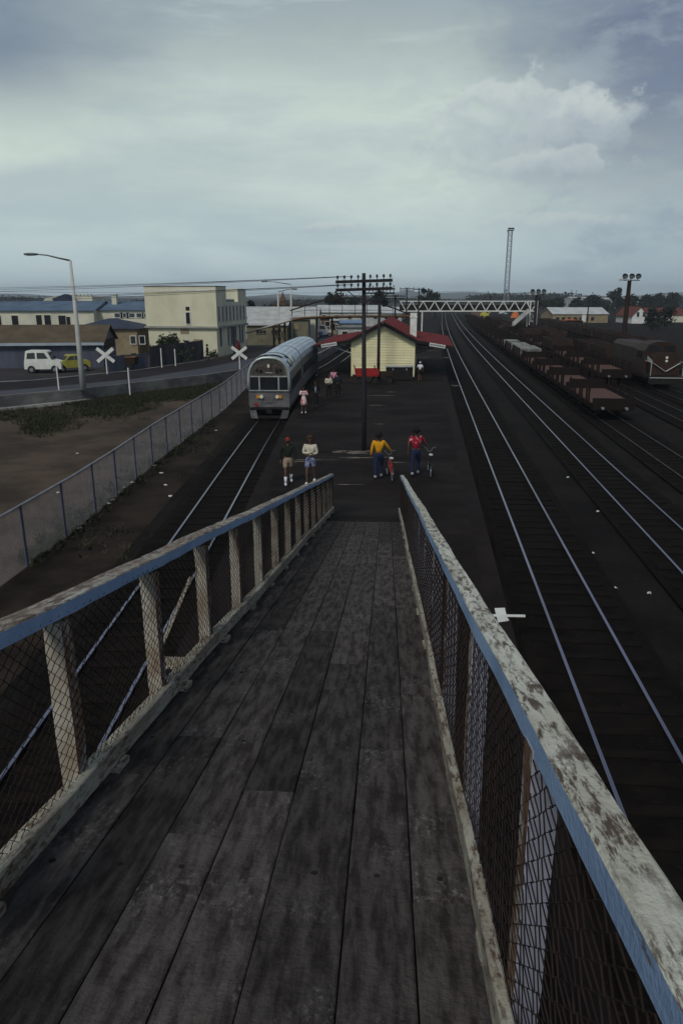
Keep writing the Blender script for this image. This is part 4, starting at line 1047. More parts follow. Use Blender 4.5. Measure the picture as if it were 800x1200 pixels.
D = 82; q = PD(462,400,D); q.z = 0; tpole(q, PD(462,345.5,D).z, (PD(462,347,D).z, PD(462,349.5,D).z), 'third telegraph pole rising just behind the red station roof', 2.1, 4, .13, 0)
D = 100; q = PD(475,400,D); q.z = G; qa = tpole(q, PD(475,337,D).z+.6-ZR*0, (PD(475,338.5,D).z+.6, PD(475,341,D).z+.6), 'left pole of the linked pair behind the station chimney', 1.9, 4, .12, 0)
q = PD(489,400,D); q.z = G; tpole(q, PD(489,337.5,D).z+.6, (PD(489,339,D).z+.6,), 'right pole of the linked pair behind the station chimney', 1.4, 4, .12, 0)
def wire(a, b, sag, label, r_=.009, grp='overhead wires'):
    pts = []
    for i in range(21):
        t = i/20; p = a.lerp(b, t); p = p-Vector((0,0,4*sag*t*(1-t))); pts.append(p)
    m = MB(); m.tube(pts, r_, 4, cap=False); tag(centred(m, 'overhead_wire', M_ins, a, recalc=False), label, 'wire', grp)
A1 = ARMS['tall telegraph pole with two crossarms standing alone on the near platform']; A2 = ARMS['second telegraph pole, directly in front of the cream station gable']; A3 = ARMS['third telegraph pole rising just behind the red station roof']
for i, yy in ((0, 339), (1, 336), (2, 343), (8, 352), (9, 348), (10, 357)):
    wire(A1[i], PD(-300, yy, 75 if i < 4 else 70), .35, 'thin telegraph wire running left across the sky from the near pole', .009, 'thin wires running left from the near telegraph pole')
wire(PD(-200,338,110), PD(560,341,130), .5, 'faint distant wire low over the rooftops', .018, 'distant wires low over the rooftops')
wire(PD(-200,346,108), PD(470,346,120), .5, 'faint distant wire low over the rooftops', .018, 'distant wires low over the rooftops')
for i in (0, 3, 4, 7): wire(A1[i], A2[i], .25, 'thin wire strung between the first and second telegraph poles', .004, 'wires between the first two telegraph poles')

# ------------------------------------------------------------------ railcar
def railcar():
    fpt = None
    # frame: origin = front, on rail level, +Y runs back along the track
    i0 = min(range(len(LTC)), key=lambda i: abs(LTC[i].y-38.2)); 
    path = []
    import bisect
    cum = [0]
    for i in range(1, len(LTC)): cum.append(cum[-1]+(LTC[i]-LTC[i-1]).length)
    def at(s_):
        i = min(max(bisect.bisect_right(cum, s_)-1, 0), len(LTC)-2); return LTC[i].lerp(LTC[i+1], (s_-cum[i])/(cum[i+1]-cum[i]))
    f0 = P(311.5,491,-.45); j = min(range(len(LTC)), key=lambda i: (LTC[i]-Vector((f0.x,f0.y,0))).length); best = min([cum[j]+k*.1-4 for k in range(80)], key=lambda s_: abs(at(s_).y-f0.y)); sF = best
    rt = thing('railcar', 'silver ribbed railcar with rounded cab waiting at the left platform', 'train', Vector((at(sF).x, at(sF).y, -.45)), math.atan2(-(at(sF+6)-at(sF)).x, (at(sF+6)-at(sF)).y))
    inv = rt.matrix_basis.inverted()
    def loc(s_):      # centre line in railcar space
        p = at(sF+s_); p = inv @ Vector((p.x, p.y, -.45)); q = at(sF+s_+.2); q = inv @ Vector((q.x,q.y,-.45)); t = (q-p).normalized(); return p, Vector((t.y,-t.x,0))
    hw = 1.13; H = 3.34
    def sec(sc=1.0, drop=0, lower=.55):
        r_ = [(-hw*.97, lower), (-hw, .9), (-hw, 2.05)]
        for k in range(1, 12):
            a = math.pi-math.pi*k/12; c_ = math.cos(a); r_.append((hw*math.copysign(abs(c_)**.78, c_), 2.05+(H-2.05-drop)*math.sin(a)**.80))
        r_ += [(hw, 2.05), (hw, .9), (hw*.97, lower)]
        return [(x*sc, z) for x, z in r_]
    def ring(s_, sc=1., drop=0): 
        p, x = loc(s_); return [p+x*a+Vector((0,0,b)) for a, b in sec(sc, drop)]
    segs = [(0.12, 8.65), (9.0, 20.5)]
    side = MB(); roof = MB()
    for a, b in segs:
        k = 8; rg = [ring(a+(b-a)*i/k) for i in range(k+1)]; n_ = len(rg[0])
        for i in range(k):
            for q in range(n_):
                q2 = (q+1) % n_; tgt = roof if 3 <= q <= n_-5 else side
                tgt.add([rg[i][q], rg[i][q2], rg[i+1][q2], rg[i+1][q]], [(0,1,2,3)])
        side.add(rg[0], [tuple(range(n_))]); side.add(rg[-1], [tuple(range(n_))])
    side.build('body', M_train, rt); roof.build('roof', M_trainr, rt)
    g_ = MB(); g_.loft([[p.lerp(loc(8.6)[0]+Vector((0,0,1.7)), .05) for p in ring(8.6)], [p.lerp(loc(9.05)[0]+Vector((0,0,1.7)), .05) for p in ring(9.05)]]); g_.build('gangway', M_dark, rt)
    # roof ribs along and steps
    rb_ = MB()
    for a, b in segs:
        for q in (4,5,6,8,9,10,11):
            pts = []
            for i in range(6):
                rg = ring(a+(b-a)*i/5); pts.append(rg[q]+Vector((0,0,.008)))
            rb_.tube(pts, .018, 5)
    rb_.build('roof_ribs', M_trainr, rt)
    cor = MB()
    for z_ in [.75+.11*i for i in range(5)]:
        for sg in (-1, 1):
            for a, b in segs:
                pts = [loc(a+(b-a)*i/5)[0]+loc(a+(b-a)*i/5)[1]*sg*(hw+.01)+Vector((0,0,z_)) for i in range(6)]; cor.tube(pts, .022, 5)
    cor.build('corrugation', M_train, rt)
    # side windows
    for a, b in segs:
        x = a+1.6
        while x < b-1:
            for sg in (-1, 1):
                p, xx = loc(x); w = MB(); yv = Vector((-xx.y, xx.x, 0)); m_ = Matrix((xx, yv, Vector((0,0,1)))).transposed()
                w.box(p+xx*sg*(hw+.012)+Vector((0,0,1.72)), (.03, .95, .62), m_); w.build('side_window', M_glass, rt)
            x += 1.35
    # roof hatches and grille right behind the cab
    def hatch(s0, s1, a0, a1, name, m, lift=.05):
        h = MB(); n2 = 5; rA = []; rB = []
        for s_, tgt in ((s0, rA), (s1, rB)):
            p, xx = loc(s_)
            for k in range(n2+1):
                a = a0+(a1-a0)*k/n2; tgt.append(p+xx*((hw+lift)*math.copysign(abs(math.cos(a))**.78, math.cos(a)))+Vector((0,0,2.05+(H-2.05+lift)*max(0,math.sin(a))**.8)))
        rC = [v-Vector((0,0,lift*1.2)) for v in rA]; rD = [v-Vector((0,0,lift*1.2)) for v in rB]
        h.loft([rC, rA, rB, rD], closed=False, cap=False)
        for r1, r2 in ((rC, rA), (rD, rB)): pass
        h.build(name, m, rt)
    hatch(1.0, 1.9, R(60), R(125), 'roof_hatch', M_trainr, .07); hatch(.75, 1.0, R(62), R(122), 'roof_vent', M_dark, .05)
    hatch(2.2, 2.6, R(50), R(128), 'roof_vent', M_dark, .05)
    hatch(1.3, 2.3, R(24), R(44), 'roof_window', M_glass, .04); hatch(2.6, 4.0, R(28), R(52), 'roof_window', M_glass, .04)
    hatch(4.6, 5.6, R(24), R(50), 'roof_hatch', M_trainr, .05)
    # cab front
    p, xx = loc(0.0); fw = -Vector((-xx.y, xx.x, 0))
    def fp(a, z_, d=0): return p+xx*a+Vector((0,0,z_))+fw*d
    sc_ = sec(.985, .02)
    fm = MB(); n_ = len(sc_)
    outer = [fp(a, z_, -.12) for a, z_ in sec()]; inner_ = [fp(a*.99, z_, 0) for a, z_ in sc_]
    fm.loft([outer, inner_], cap=False); fm.add(inner_, [tuple(range(n_))]); fm.build('cab_front', M_trainf, rt)
    tr_ = MB()
    arch = [(a, z_) for a, z_ in sec(.965, .05)][2:-2]
    arch = [(arch[0][0], 1.55)]+arch+[(arch[-1][0], 1.55)]
    tr_.tube([fp(a, z_, .02) for a, z_ in arch], .075, 8); tr_.build('arch_trim', M_trim, rt, smooth=True)
    w = MB(); w.box(fp(0,1.93,.012), (.02,2.0,.68), Matrix((fw, xx, Vector((0,0,1)))).transposed()); wo = w.build('windscreen', M_glass, rt)
    m_ = Matrix((fw, xx, Vector((0,0,1)))).transposed()
    b = MB()
    for a in (-.52, .52): b.box(fp(a,1.93,.04), (.04,.07,.72), m_)
    b.box(fp(0,2.30,.04), (.05,2.0,.06), m_); b.box(fp(0,1.55,.06), (.06,2.18,.05), m_); b.build('window_frame', M_trim, wo)
    b = MB(); ap2 = [(a*.86, 2.36+(z_-2.36)*.86) for a, z_ in sec(.965, .05)[2:-2] if z_ > 2.36]; ap2 = [(ap2[0][0]*1.02, 2.36)]+ap2+[(ap2[-1][0]*1.02, 2.36)]
    b.loft([[fp(a, z_, .001) for a, z_ in ap2], [fp(a, z_, .022) for a, z_ in ap2]]); b.build('destination_panel', mat('grimy_panel', (.03,.022,.02), (.085,.075,.07), .7, 5, spec=.3), rt)
    for a, z_ in ((-.62,2.66),(-.42,2.6),(.42,2.6),(.62,2.66)):
        b = MB(); b.tube([fp(a,z_,.02), fp(a,z_,.08)], .075, 10); b.build('marker_lamp', M_dark, rt)
    b = MB(); b.box(fp(0,2.86,.05), (.06,.12,.16), m_); b.build('top_lamp', M_lens, rt)
    b = MB(); b.box(fp(0,2.5,.03), (.03,.34,.05), m_); b.build('badge', M_trim, rt)
    for sg in (-1, 1):
        b = MB(); b.tube([fp(sg*.43,1.22,0), fp(sg*.43,1.22,.10)], .10, 12); b.build('headlight', M_lens, rt)
        b = MB(); b.tube([fp(sg*.61,1.22,0), fp(sg*.61,1.22,.09)], .095, 12); b.build('indicator_lamp', M_amber, rt)
    b = MB(); b.tube([fp(-.72,.78,0), fp(-.72,.78,.06)], .10, 10); b.build('tail_lamp', M_redl, rt)
    b = MB(); b.box(fp(0,1.0,.03), (.04,.34,.22), m_); b.build('emblem', M_trainf, rt)
    b = MB(); b.box(fp(0,.60,.10), (.2,2.1,.10), m_); b.box(fp(0,.5,.2), (.35,.32,.28), m_); b.build('coupler', M_dark, rt)
    b = MB()
    for sg in (-1, 1):
        b.loft([[fp(sg*1.08,.58,.03), fp(sg*.72,.58,.03), fp(sg*.72,.50,.2), fp(sg*1.08,.50,.12)], [fp(sg*.98,.08,.12), fp(sg*.60,.10,.2), fp(sg*.60,.08,.42), fp(sg*.98,.08,.3)]])
    b.box(fp(0,.15,.28), (.1,1.3,.14), m_, mi=1); b.build('pilot', [mat('pilot_steel', (.10,.10,.11), (.05,.05,.055), .6, 5, metal=.3), M_dark], rt)
    uf = MB()
    for a, b_ in segs: 
        p0, x0 = loc(a+.3); p1_, x1 = loc(b_-.3); uf.loft([[p0+x0*q+Vector((0,0,z_)) for q, z_ in ((-1,.2),(1,.2),(1.08,.6),(-1.08,.6))], [p1_+x1*q+Vector((0,0,z_)) for q, z_ in ((-1,.2),(1,.2),(1.08,.6),(-1.08,.6))]])
    uf.build('underframe', M_dark, rt)
    for s_ in (1.4, 3.2, 6.2, 7.8, 11, 12.8, 17, 18.8):
        for sg in (-1, 1):
            pp, xx_ = loc(s_); w = MB(); w.tube([pp+xx_*sg*.50+Vector((0,0,.38)), pp+xx_*sg*.64+Vector((0,0,.38))], .38, 16); w.build('wheel', M_rrust, rt)
railcar()

# ------------------------------------------------------------------ wagons
def wagon_proto(kind):
    nm = {'flat':'flat_wagon','hopper':'hopper_wagon','box':'box_wagon'}[kind]
    rt = thing(nm, 'x', 'wagon'); ch = []
    L = 7.0; W_ = 2.25
    s = MB()
    for sg in (-1, 1): s.box((sg*1.02, 0, .68), (.12, L, .26))
    for y in (-L/2, L/2): s.box((0, y, .68), (2.2, .12, .30))
    s.box((0,0,.66), (.3, L-.2, .2)); ch.append(s.build('frame', M_wag, rt))
    if kind == 'flat':
        s = MB(); k = 18
        for i in range(k): s.box((0, -L/2+.1+(L-.2)*(i+.5)/k, .86), (2.2, (L-.2)/k-.02, .07))
        ch.append(s.build('deck', M_deckp, rt))
        for y, h in ((-L/2+.05,.32), (L/2-.05,.62)):
            s = MB(); s.box((0, y, .84+h/2), (2.22,.1,h)); ch.append(s.build('end_board', M_wag, rt))
        for sg in (-1, 1):
            for y in (-2.6,-2.0,-.7,-.1,1.2,1.9,2.8):
                s = MB(); s.box((sg*1.15, y, 1.15), (.09,.11,1.0)); ch.append(s.build('stanchion', M_wag, rt))
    elif kind == 'hopper':
        s = MB()
        for sg in (-1, 1): s.loft([[Vector((sg*1.12,-L/2+.2,1.0)), Vector((sg*1.12,L/2-.2,1.0)), Vector((sg*1.12,L/2-.2,2.0)), Vector((sg*1.12,-L/2+.2,2.0))],[Vector((sg*1.05,-L/2+.2,1.0)), Vector((sg*1.05,L/2-.2,1.0)), Vector((sg*1.05,L/2-.2,2.0)), Vector((sg*1.05,-L/2+.2,2.0))]])
        for y in (-L/2+.2, L/2-.2): s.box((0,y,1.5),(2.2,.07,1.0))
        s.box((0,0,1.02),(2.1,L-.4,.06)); 
        for sg in (-1, 1):
            for i in range(7): s.box((sg*1.15, -L/2+.4+i*(L-.8)/6, 1.5), (.06,.08,1.0), mi=1)
        ch.append(s.build('body', [M_loco, M_wag], rt))
    else:
        s = MB(); rings = []
        for y in (-L/2+.05, L/2-.05):
            rings.append([Vector((x,y,z_)) for x, z_ in [(-1.12,.9),(1.12,.9),(1.12,2.5),(.8,2.78),(.3,2.9),(-.3,2.9),(-.8,2.78),(-1.12,2.5)]])
        s.loft(rings); ch.append(s.build('body', M_wag, rt))
        for sg in (-1, 1):
            s = MB(); s.box((sg*1.135,0,1.7),(.04,1.8,1.5)); ch.append(s.build('door', M_loco, rt))
    for sg in (-1, 1):
        for y in (-2.2, 2.2):
            s = MB(); s.tube([(sg*.50,y,.40),(sg*.64,y,.40)], .40, 16); ch.append(s.build('wheel', M_rrust, rt))
            s = MB(); s.box((sg*.80,y,.45),(.1,.8,.25)); ch.append(s.build('axle_box', M_wag, rt))
        s = MB(); s.tube([(sg*.62,-L/2-.06,.66),(sg*.62,-L/2-.3,.66)], .06, 8); s.tube([(sg*.62,-L/2-.3,.66),(sg*.62,-L/2-.33,.66)], .08, 10); ch.append(s.build('buffer', M_galv, rt))
    CH_MAP[rt.name] = ch
    return rt
ordn = ['nearest','second','third','fourth','fifth','sixth','seventh','eighth','ninth','tenth','eleventh','twelfth','thirteenth','fourteenth','fifteenth','sixteenth','seventeenth','eighteenth','nineteenth','twentieth','twenty first','twenty second','twenty third','twenty fourth','twenty fifth']
protos = {}
def row(v, u0, kinds, desc, grp, pitch=7.9):
    for i, kd in enumerate(kinds):
        if kd == ' ': continue
        kk = {'f':'flat','h':'hopper','b':'box'}[kd]; u = u0+3.5+i*pitch
        lab = {'flat':'flat wagon with stanchions','hopper':'brown open hopper wagon','box':'dark covered box wagon'}[kk]+', '+ordn[i]+' from the near end, '+desc
        p = T(u, v, -.45); rz = Tang(u)
        if kk not in protos: o = wagon_proto(kk); protos[kk] = o; o.location = p; o.rotation_euler = (0,0,rz); o['label'] = lab
        else: o = dup(protos[kk], p, rz, lab)
        o['group'] = grp
row(10.25, 40.6, 'f'*22, 'row closest to the platform', 'flat wagons closest to the platform')
row(14.5, 57.5, 'fffhffhfffhfffhff', 'second row of the yard', 'wagons of the second row')
row(17.3, 69.0, 'hhffhhhfhh', 'third row, behind the locomotive', 'wagons of the third row')
row(24.0, 84.0, 'hhhhhhhhhh', 'farthest row of the yard', 'hopper wagons of the farthest row')
# steel bundles and other loads on the near row
for i, (u, h, mm, lab) in enumerate([(76.5,.62,M_steel,'grey bundle of steel bars on the fifth flat wagon'),(84.5,.5,M_steel,'grey bundle of steel bars on the sixth flat wagon'),(92.5,.45,M_steel,'low grey bundle of steel bars on the seventh flat wagon')]):
    p = T(u, 10.25, -.45); o = MB(); rn = random.Random(i)
    for r0 in range(int(h/.12)):
        for c in range(12): o.box((-.95+c*.172, rn.uniform(-.1,.1), .96+r0*.13), (.14, 5.4, .10))
    q = o.build('steel_bundle', mm); q.location = p; q.rotation_euler = (0,0,Tang(u)); tag(q, lab, 'steel load', 'steel bundles on the flat wagons')
# orange covered load
u = 205; tp = thing('tarpaulin_load', 'bright orange tarpaulin covered load in front of the goods shed', 'tarpaulin', PD(671,380,165)); tp.location.z = G
s = MB(); zt = PD(671,374,165).z-G
s.loft([[Vector((x,y,z_)) for x, z_ in ((-2,1.5),(2,1.5),(2,zt-.5),(0,zt),(-2,zt-.5))] for y in (0,3)]); s.build('cover', M_orange, tp)
s = MB(); s.box((0,1.5,1.2), (4.2,3,.5)); s.build('tray', M_wag, tp)
for x in (-1.3,1.3):
    s = MB(); s.tube([(x,.1,.45),(x,.3,.45)], .45, 12); s.build('wheel', M_rrust, tp)
hp = [(558,374,5.5,1.9,M_deckp,'pinkish gravel heap under the white truss footbridge'),(566,373,3,1.5,M_orange,'small orange heap right of the pinkish heap under the footbridge'),(603,374,3,1.6,M_orange,'small orange heap between the white hut and the stairs')]
for i, (x, y, w, h, m_, lab) in enumerate(hp):
    c = PD(x, y, 235); c.z = G; rn = random.Random(i); s = MB(); rings = []
    for k in range(7):
        f = k/6; rings.append([Vector((w/2*(1-f)**.8*math.cos(a)*rn.uniform(.85,1.1), w/2*(1-f)**.8*math.sin(a)*rn.uniform(.85,1.1), (h+1.3)*f)) for a in [2*math.pi*j/14 for j in range(14)]])
    s.loft(rings); q = s.build('gravel_heap', m_); q.location = c; tag(q, lab, 'heap', 'heaps beyond the yard')
ld = thing('yellow_loader', 'small yellow loader beside the pinkish heap far down the yard', 'loader', PD(567,372,228)); ld.location.z = G
s = MB(); s.box((0,0,1.2),(2.4,1.4,.9)); s.box((-.2,0,2.2),(1.2,1.3,1.1)); s.build('body', M_yel, ld); s = MB(); s.beam((1,0,1.3),(2.4,0,2.6),.2,.2); s.box((2.6,0,2.6),(.5,1.5,.5)); s.build('bucket_arm', M_yel, ld)
for x in (-.8,.8):
    for y in (-.7,.7):
        s = MB(); s.tube([(x,y-.12,.5),(x,y+.12,.5)], .5, 12); s.build('wheel', M_rubber, ld)
# locomotive
lo = thing('locomotive', 'red brown diesel locomotive with white V stripes at the right edge of the yard', 'locomotive', T(55.0, 17.3, -.45), Tang(55))
s = MB(); s.loft([[Vector((x,y,z_)) for x, z_ in ((-1.2,.9),(1.2,.9),(1.22,2.55),(.95,3.05),(.4,3.25),(-.4,3.25),(-.95,3.05),(-1.22,2.55))] for y in (1.7, 4.0)]); s.build('cab', M_loco, lo)
s = MB(); s.loft([[Vector((x,y,z_)) for x, z_ in ((-.95,.95),(.95,.95),(.95,2.25),(.6,2.5),(-.6,2.5),(-.95,2.25))] for y in (.35, 1.69)]); s.build('nose', M_loco, lo)
s = MB(); s.loft([[Vector((x,y,z_)) for x, z_ in ((-1.0,.95),(1.0,.95),(1.0,2.6),(.7,2.9),(-.7,2.9),(-1.0,2.6))] for y in (4.01, 12.0)]); s.build('engine_hood', M_loco, lo)
s = MB(); s.box((0,6.1,.8),(2.4,12.2,.24)); s.build('frame', M_dark, lo)
for sg in (-1, 1):
    s = MB(); s.box((sg*.55,1.685,2.75),(.75,.03,.42)); s.build('cab_window', M_glass, lo)
    s = MB(); s.box((sg*1.225,2.8,2.3),(.03,1.3,.5)); s.build('cab_window', M_glass, lo)
    s = MB(); s.beam((sg*.03,.335,1.25),(sg*.95,.335,1.85),.03,.28, up=Vector((0,1,0))); s.build('stripe', M_dwhite, lo)
    s = MB(); s.beam((sg*.965,.4,1.87),(sg*.965,1.65,2.1),.02,.26); s.build('stripe', M_dwhite, lo)
    s = MB(); s.tube([(0+sg*.0,.30,2.1+sg*.12),(0,.36,2.1+sg*.12)], .09, 10); s.build('headlight', M_lens, lo)
    s = MB(); s.tube([(sg*1.1,-.0,.95),(sg*1.1,-.0,1.9),(sg*1.1,1.6,1.9)], .025, 6); s.build('handrail', M_dwhite, lo)
s = MB(); s.box((0,-.02,.62),(2.4,.10,.42)); s.box((0,-.09,.40),(2.2,.04,.05)); s.build('headstock', M_dark, lo)
s = MB(); s.box((0,-.12,.82),(2.3,.03,.05)); s.build('step_edge', M_dwhite, lo)
for y in (1.5,2.7,3.9,8.4,9.6,10.8):
    for sg in (-1, 1):
        s = MB(); s.tube([(sg*.5,y,.45),(sg*.68,y,.45)], .45, 16); s.build('wheel', M_rrust, lo)
s = MB(); s.box((0,2.7,.5),(1.8,3.2,.35)); s.box((0,9.6,.5),(1.8,3.2,.35)); s.build('bogie', M_dark, lo)

# ------------------------------------------------------------------ footbridges
D = 125.0
tb = thing('truss_footbridge', 'white steel truss footbridge with stairs spanning the rail yard', 'footbridge', (PD(620,390,D).x, D, G))
xa, xb = PD(468,390,D).x, PD(627,390,D).x; zt, zb = PD(500,353,D).z, PD(500,364.6,D).z
for yy in (0, 1.6):
    s = MB(); s.beam((xa,D+yy,zt),(xb,D+yy,zt),.16,.14); s.build('top_chord', M_white, tb, world=True)
    s = MB(); s.beam((xa,D+yy,zb),(xb,D+yy,zb),.18,.18); s.build('bottom_chord', M_white, tb, world=True)
    k = 24
    if yy == 0:
        for i in range(k):
            x0_ = xa+(xb-xa)*i/k; x1_ = xa+(xb-xa)*(i+1)/k; s = MB()
            s.beam((x0_,D+yy,zb if i % 2 else zt),(x1_,D+yy,zt if i % 2 else zb),.13,.13); s.build('truss_diagonal', M_white, tb, world=True)
s = MB(); s.box(((xa+xb)/2,D+.8,zb-.02),(xb-xa,1.5,.08)); s.box(((xa+xb)/2,D+1.45,(zb+zt)/2-.25),(xb-xa,.03,(zt-zb)*.55)); s.build('deck', M_dark, tb, world=True)
for px in (619.5, 627.5):
    for yy in (0,1.6):
        x_ = PD(px,380,D).x; s = MB(); s.beam((x_,D+yy,G),(x_,D+yy,zt+.1),.17,.17, up=Vector((0,1,0))); s.build('column', M_white, tb, world=True)
for z_ in (zb-1.6, zb-3.0):
    s = MB(); s.beam((PD(619.5,380,D).x,D,z_),(PD(627.5,380,D).x,D,z_),.12,.12); s.build('tie', M_white, tb, world=True)
for a, b_ in ((0,1),(1,0)):
    s = MB(); xs = (PD(619.5,380,D).x, PD(627.5,380,D).x); s.beam((xs[a],D-.02,zb-1.6),(xs[b_],D-.02,zb-.1),.06,.06); s.build('brace', M_dwhite, tb, world=True)
x_ = PD(494,380,D).x; s = MB(); s.beam((x_,D,0),(x_,D,zb-.1),.2,.2, up=Vector((0,1,0))); s.build('column', M_white, tb, world=True)
# stairs (solid pale side panel)
s = MB(); xS0, xS1 = PD(601,377,D).x, PD(618,364,D).x
for yy in (-1.5, -.25):
    A = [Vector((xS1,D+yy,zb-.1)), Vector((xS1,D+yy,zb+.5)), Vector((xS0-.2,D+yy,zb-1.75)), Vector((xS0-.2,D+yy,zb-2.35))]; B = [v+Vector((0,.06,0)) for v in A]
    s.loft([A, B])
for i in range(12):
    f = i/11; s.box((xS1+(xS0-.2-xS1)*f, D-.87, zb-.2+(-2.1)*f), (.26,1.2,.05))
s.build('stair', M_dwhite, tb, world=True)
s = MB(); s.box((xS0-.8, D-.87, zb-2.4), (1.3,1.4,.12))
for x_ in (xS0-1.35, xS0-.25):
    for y_ in (D-1.45, D-.3): s.beam((x_,y_,G),(x_,y_,zb-2.4),.12,.12, up=Vector((0,1,0)))
s.build('landing', M_dkbrown, tb, world=True)
s = MB(); s.loft([[Vector((xS0-1.4,D+yy,zb-2.45)), Vector((xS0-1.4,D+yy,zb-1.9)), Vector((xS0-4.2,D+yy,G+.5)), Vector((xS0-4.2,D+yy,G))] for yy in (-1.5,-.25)]); s.build('lower_stair', M_dkbrown, tb, world=True)
# dark footbridge with curved top beam
D = 88.0
db = thing('dark_footbridge', 'old dark footbridge with curved top beam and ochre deck edge left of the station', 'footbridge', (PD(328,400,D).x, D, ZR))
dpx = [(342,374.5),(355,372),(375,371),(400,370.5),(430,370),(460,370),(487,370)]
s = MB(); pts = [PD(x,y,D) for x, y in dpx]
for a, b_ in zip(pts[:-1], pts[1:]): s.beam(a, b_, .12, .14)
s.build('deck_edge', M_ochre, db, world=True)
s = MB()
for a, b_ in zip(pts[:-1], pts[1:]): s.beam(a+Vector((0,.9,-.16)), b_+Vector((0,.9,-.16)), 1.7, .12)
s.build('deck', M_dkbrown, db, world=True)
apx = [(340,364),(352,360),(368,355),(382,351),(400,349.2),(418,349.6),(432,352),(448,357),(462,361.5),(476,367),(484,370)]
for yy in (0,1.8):
    s = MB(); pts = [PD(x,y,D)+Vector((0,yy,0)) for x, y in apx]
    for a, b_ in zip(pts[:-1], pts[1:]): s.beam(a, b_, .12, .16 if yy == 0 else .12)
    s.build('curved_beam', M_dkbrown, db, world=True)
for x, yt in ((342,363.5),(357,358.5),(371,354),(386,350.5),(401,349.4),(416,349.5),(430,351.5),(446,356.5),(460,361)):
    s = MB(); s.beam(PD(x,370.5,D), PD(x,yt,D), .07, .07, up=Vector((0,1,0))); s.build('hanger', M_dkbrown, db, world=True)
s = MB(); hr = [PD(x,363.5 if x > 350 else 366,D)+Vector((0,.05,0)) for x in (342,360,380,400,420,440,460)]
for a, b_ in zip(hr[:-1], hr[1:]): s.beam(a, b_, .05, .05)
s.build('handrail', M_dkbrown, db, world=True)
s = MB(); a = PD(342,375.5,D); b_ = PD(288,390,D)+Vector((0,-3,0)); s.beam(a, b_, .5, .10); s.build('ramp_deck', M_dkbrown, db, world=True)
s = MB(); s.beam(a+Vector((0,-.3,.08)), b_+Vector((0,-.3,.08)), .06, .12); s.build('ramp_edge', M_cream2, db, world=True)
for x in (321,327.5,334):
    s = MB(); q = PD(x,400,D); s.beam((q.x,D,ZR),(q.x,D,PD(x,382-(x-321)*.3,D).z),.22,.22, up=Vector((0,1,0))); s.build('trestle_post', M_dkbrown, db, world=True)
s = MB()
for x0_, x1_ in ((321,327.5),(327.5,334)):
    a = PD(x0_,383,D); b_ = PD(x1_,402,D); s.beam(a, b_, .08,.08); a = PD(x1_,383,D); b_ = PD(x0_,402,D); s.beam(a, b_, .08,.08)
s.build('trestle_brace', M_dkbrown, db, world=True)
s = MB(); q = PD(389,372,D+.5)
for x in (371,389): q = PD(x,372,D+.9); s.beam((q.x,q.y,ZR),q,.25,.25, up=Vector((0,1,0)))
s.build('pier', M_dkbrown, db, world=True)

# ------------------------------------------------------------------ masts
def lattice(loc, H, w0, w1, label):
    rt = thing('lattice_mast', label, 'mast', loc); s = MB(); n_ = 15
    def c(i, q): f = i/n_; w = w0+(w1-w0)*f; return Vector(((-1 if q in (0,3) else 1)*w/2, (-1 if q in (0,1) else 1)*w/2, H*f))
    for i in range(n_):
        for q in range(4): s.beam(c(i,q), c(i+1,q), .2, .2); s.beam(c(i,q), c(i+1,(q+1)%4), .15, .15); s.beam(c(i+1,q), c(i+1,(q+1)%4), .15, .15)
    s.build('lattice', M_galv, rt)
    s = MB(); s.box((0,0,H+.1), (w1+1.2,w1+2.4,.25)); s.build('platform_ring', M_dark, rt)
    for x in (-1.2,-.4,.4,1.2):
        l_ = MB(); l_.box((x,-1.6,H+.9), (.75,.5,.8)); l_.build('floodlight', M_dark, rt)
D = 400; q = PD(592,360,D); q.z = G; lattice(q, PD(592,268,D).z-G-1, 2.3, 1.9, 'tall thin lattice floodlight mast rising high above the yard')
def flood(loc, H, label, r_=.16):
    rt = thing('floodlight_pole', label, 'floodlight pole', loc, 0, 'floodlight poles in the rail yard')
    s = MB(); s.tube([(0,0,0),(0,0,H)], [r_*1.5, r_], 8); s.build('pole', M_dkbrown if r_ > .2 else M_pole, rt)
    s = MB(); s.box((0,0,H-.05), (2.5,.5,.10)); s.build('crossarm', M_dark, rt)
    for i, x in enumerate((-.75,.15,1.0)):
        l_ = MB(); l_.tube([(x,-.05,H+.55),(x,-.35,H+.42)], [.28,.36], 12); l_.tube([(x,0,H),(x,0,H+.45)], .04, 6); lo_ = l_.build('floodlight', M_dark, rt); g_ = MB(); g_.tube([(x,-.33,H+.42),(x,-.37,H+.41)], .30, 12); g_.build('lens', M_lampd, lo_)
    for x in (-1.15,-.3):
        l_ = MB(); l_.box((x,-.25,H+.02),(.45,.4,.2)); l_.build('floodlight', M_dwhite, rt)
D = 100; q = PD(729.5,400,D); q.z = G; flood(q, PD(729,328,D).z-G, 'floodlight pole with round lamps at the right edge of the yard', .26)
D = 118; q = PD(626,380,D); q.z = G; flood(q, PD(626,345,D).z-G, 'floodlight pole beside the stairs of the white truss footbridge', .2)
D = 150; q = PD(687,380,D); q.z = G; s = MB(); rt = thing('telegraph_pole', 'plain dark pole with a single crossbar in front of the goods shed', 'telegraph pole', q)
s.tube([(0,0,0),(0,0,PD(687,347,D).z-G)], .12, 6); s.build('pole', M_pole, rt); s = MB(); s.box((0,0,PD(687,347.5,D).z-G),(1.8,.1,.12)); s.build('crossarm', M_pole, rt)
D = 300; q = PD(574,360,D); q.z = G; rt = thing('signal_post', 'small dark signal post above the white truss footbridge', 'signal', q); s = MB(); s.tube([(0,0,0),(0,0,PD(574,348,D).z-G)], .2, 6); s.build('post', M_dark, rt); s = MB(); s.box((0,0,PD(574,349,D).z-G),(.9,.4,1.8)); s.build('signal_head', M_dark, rt)

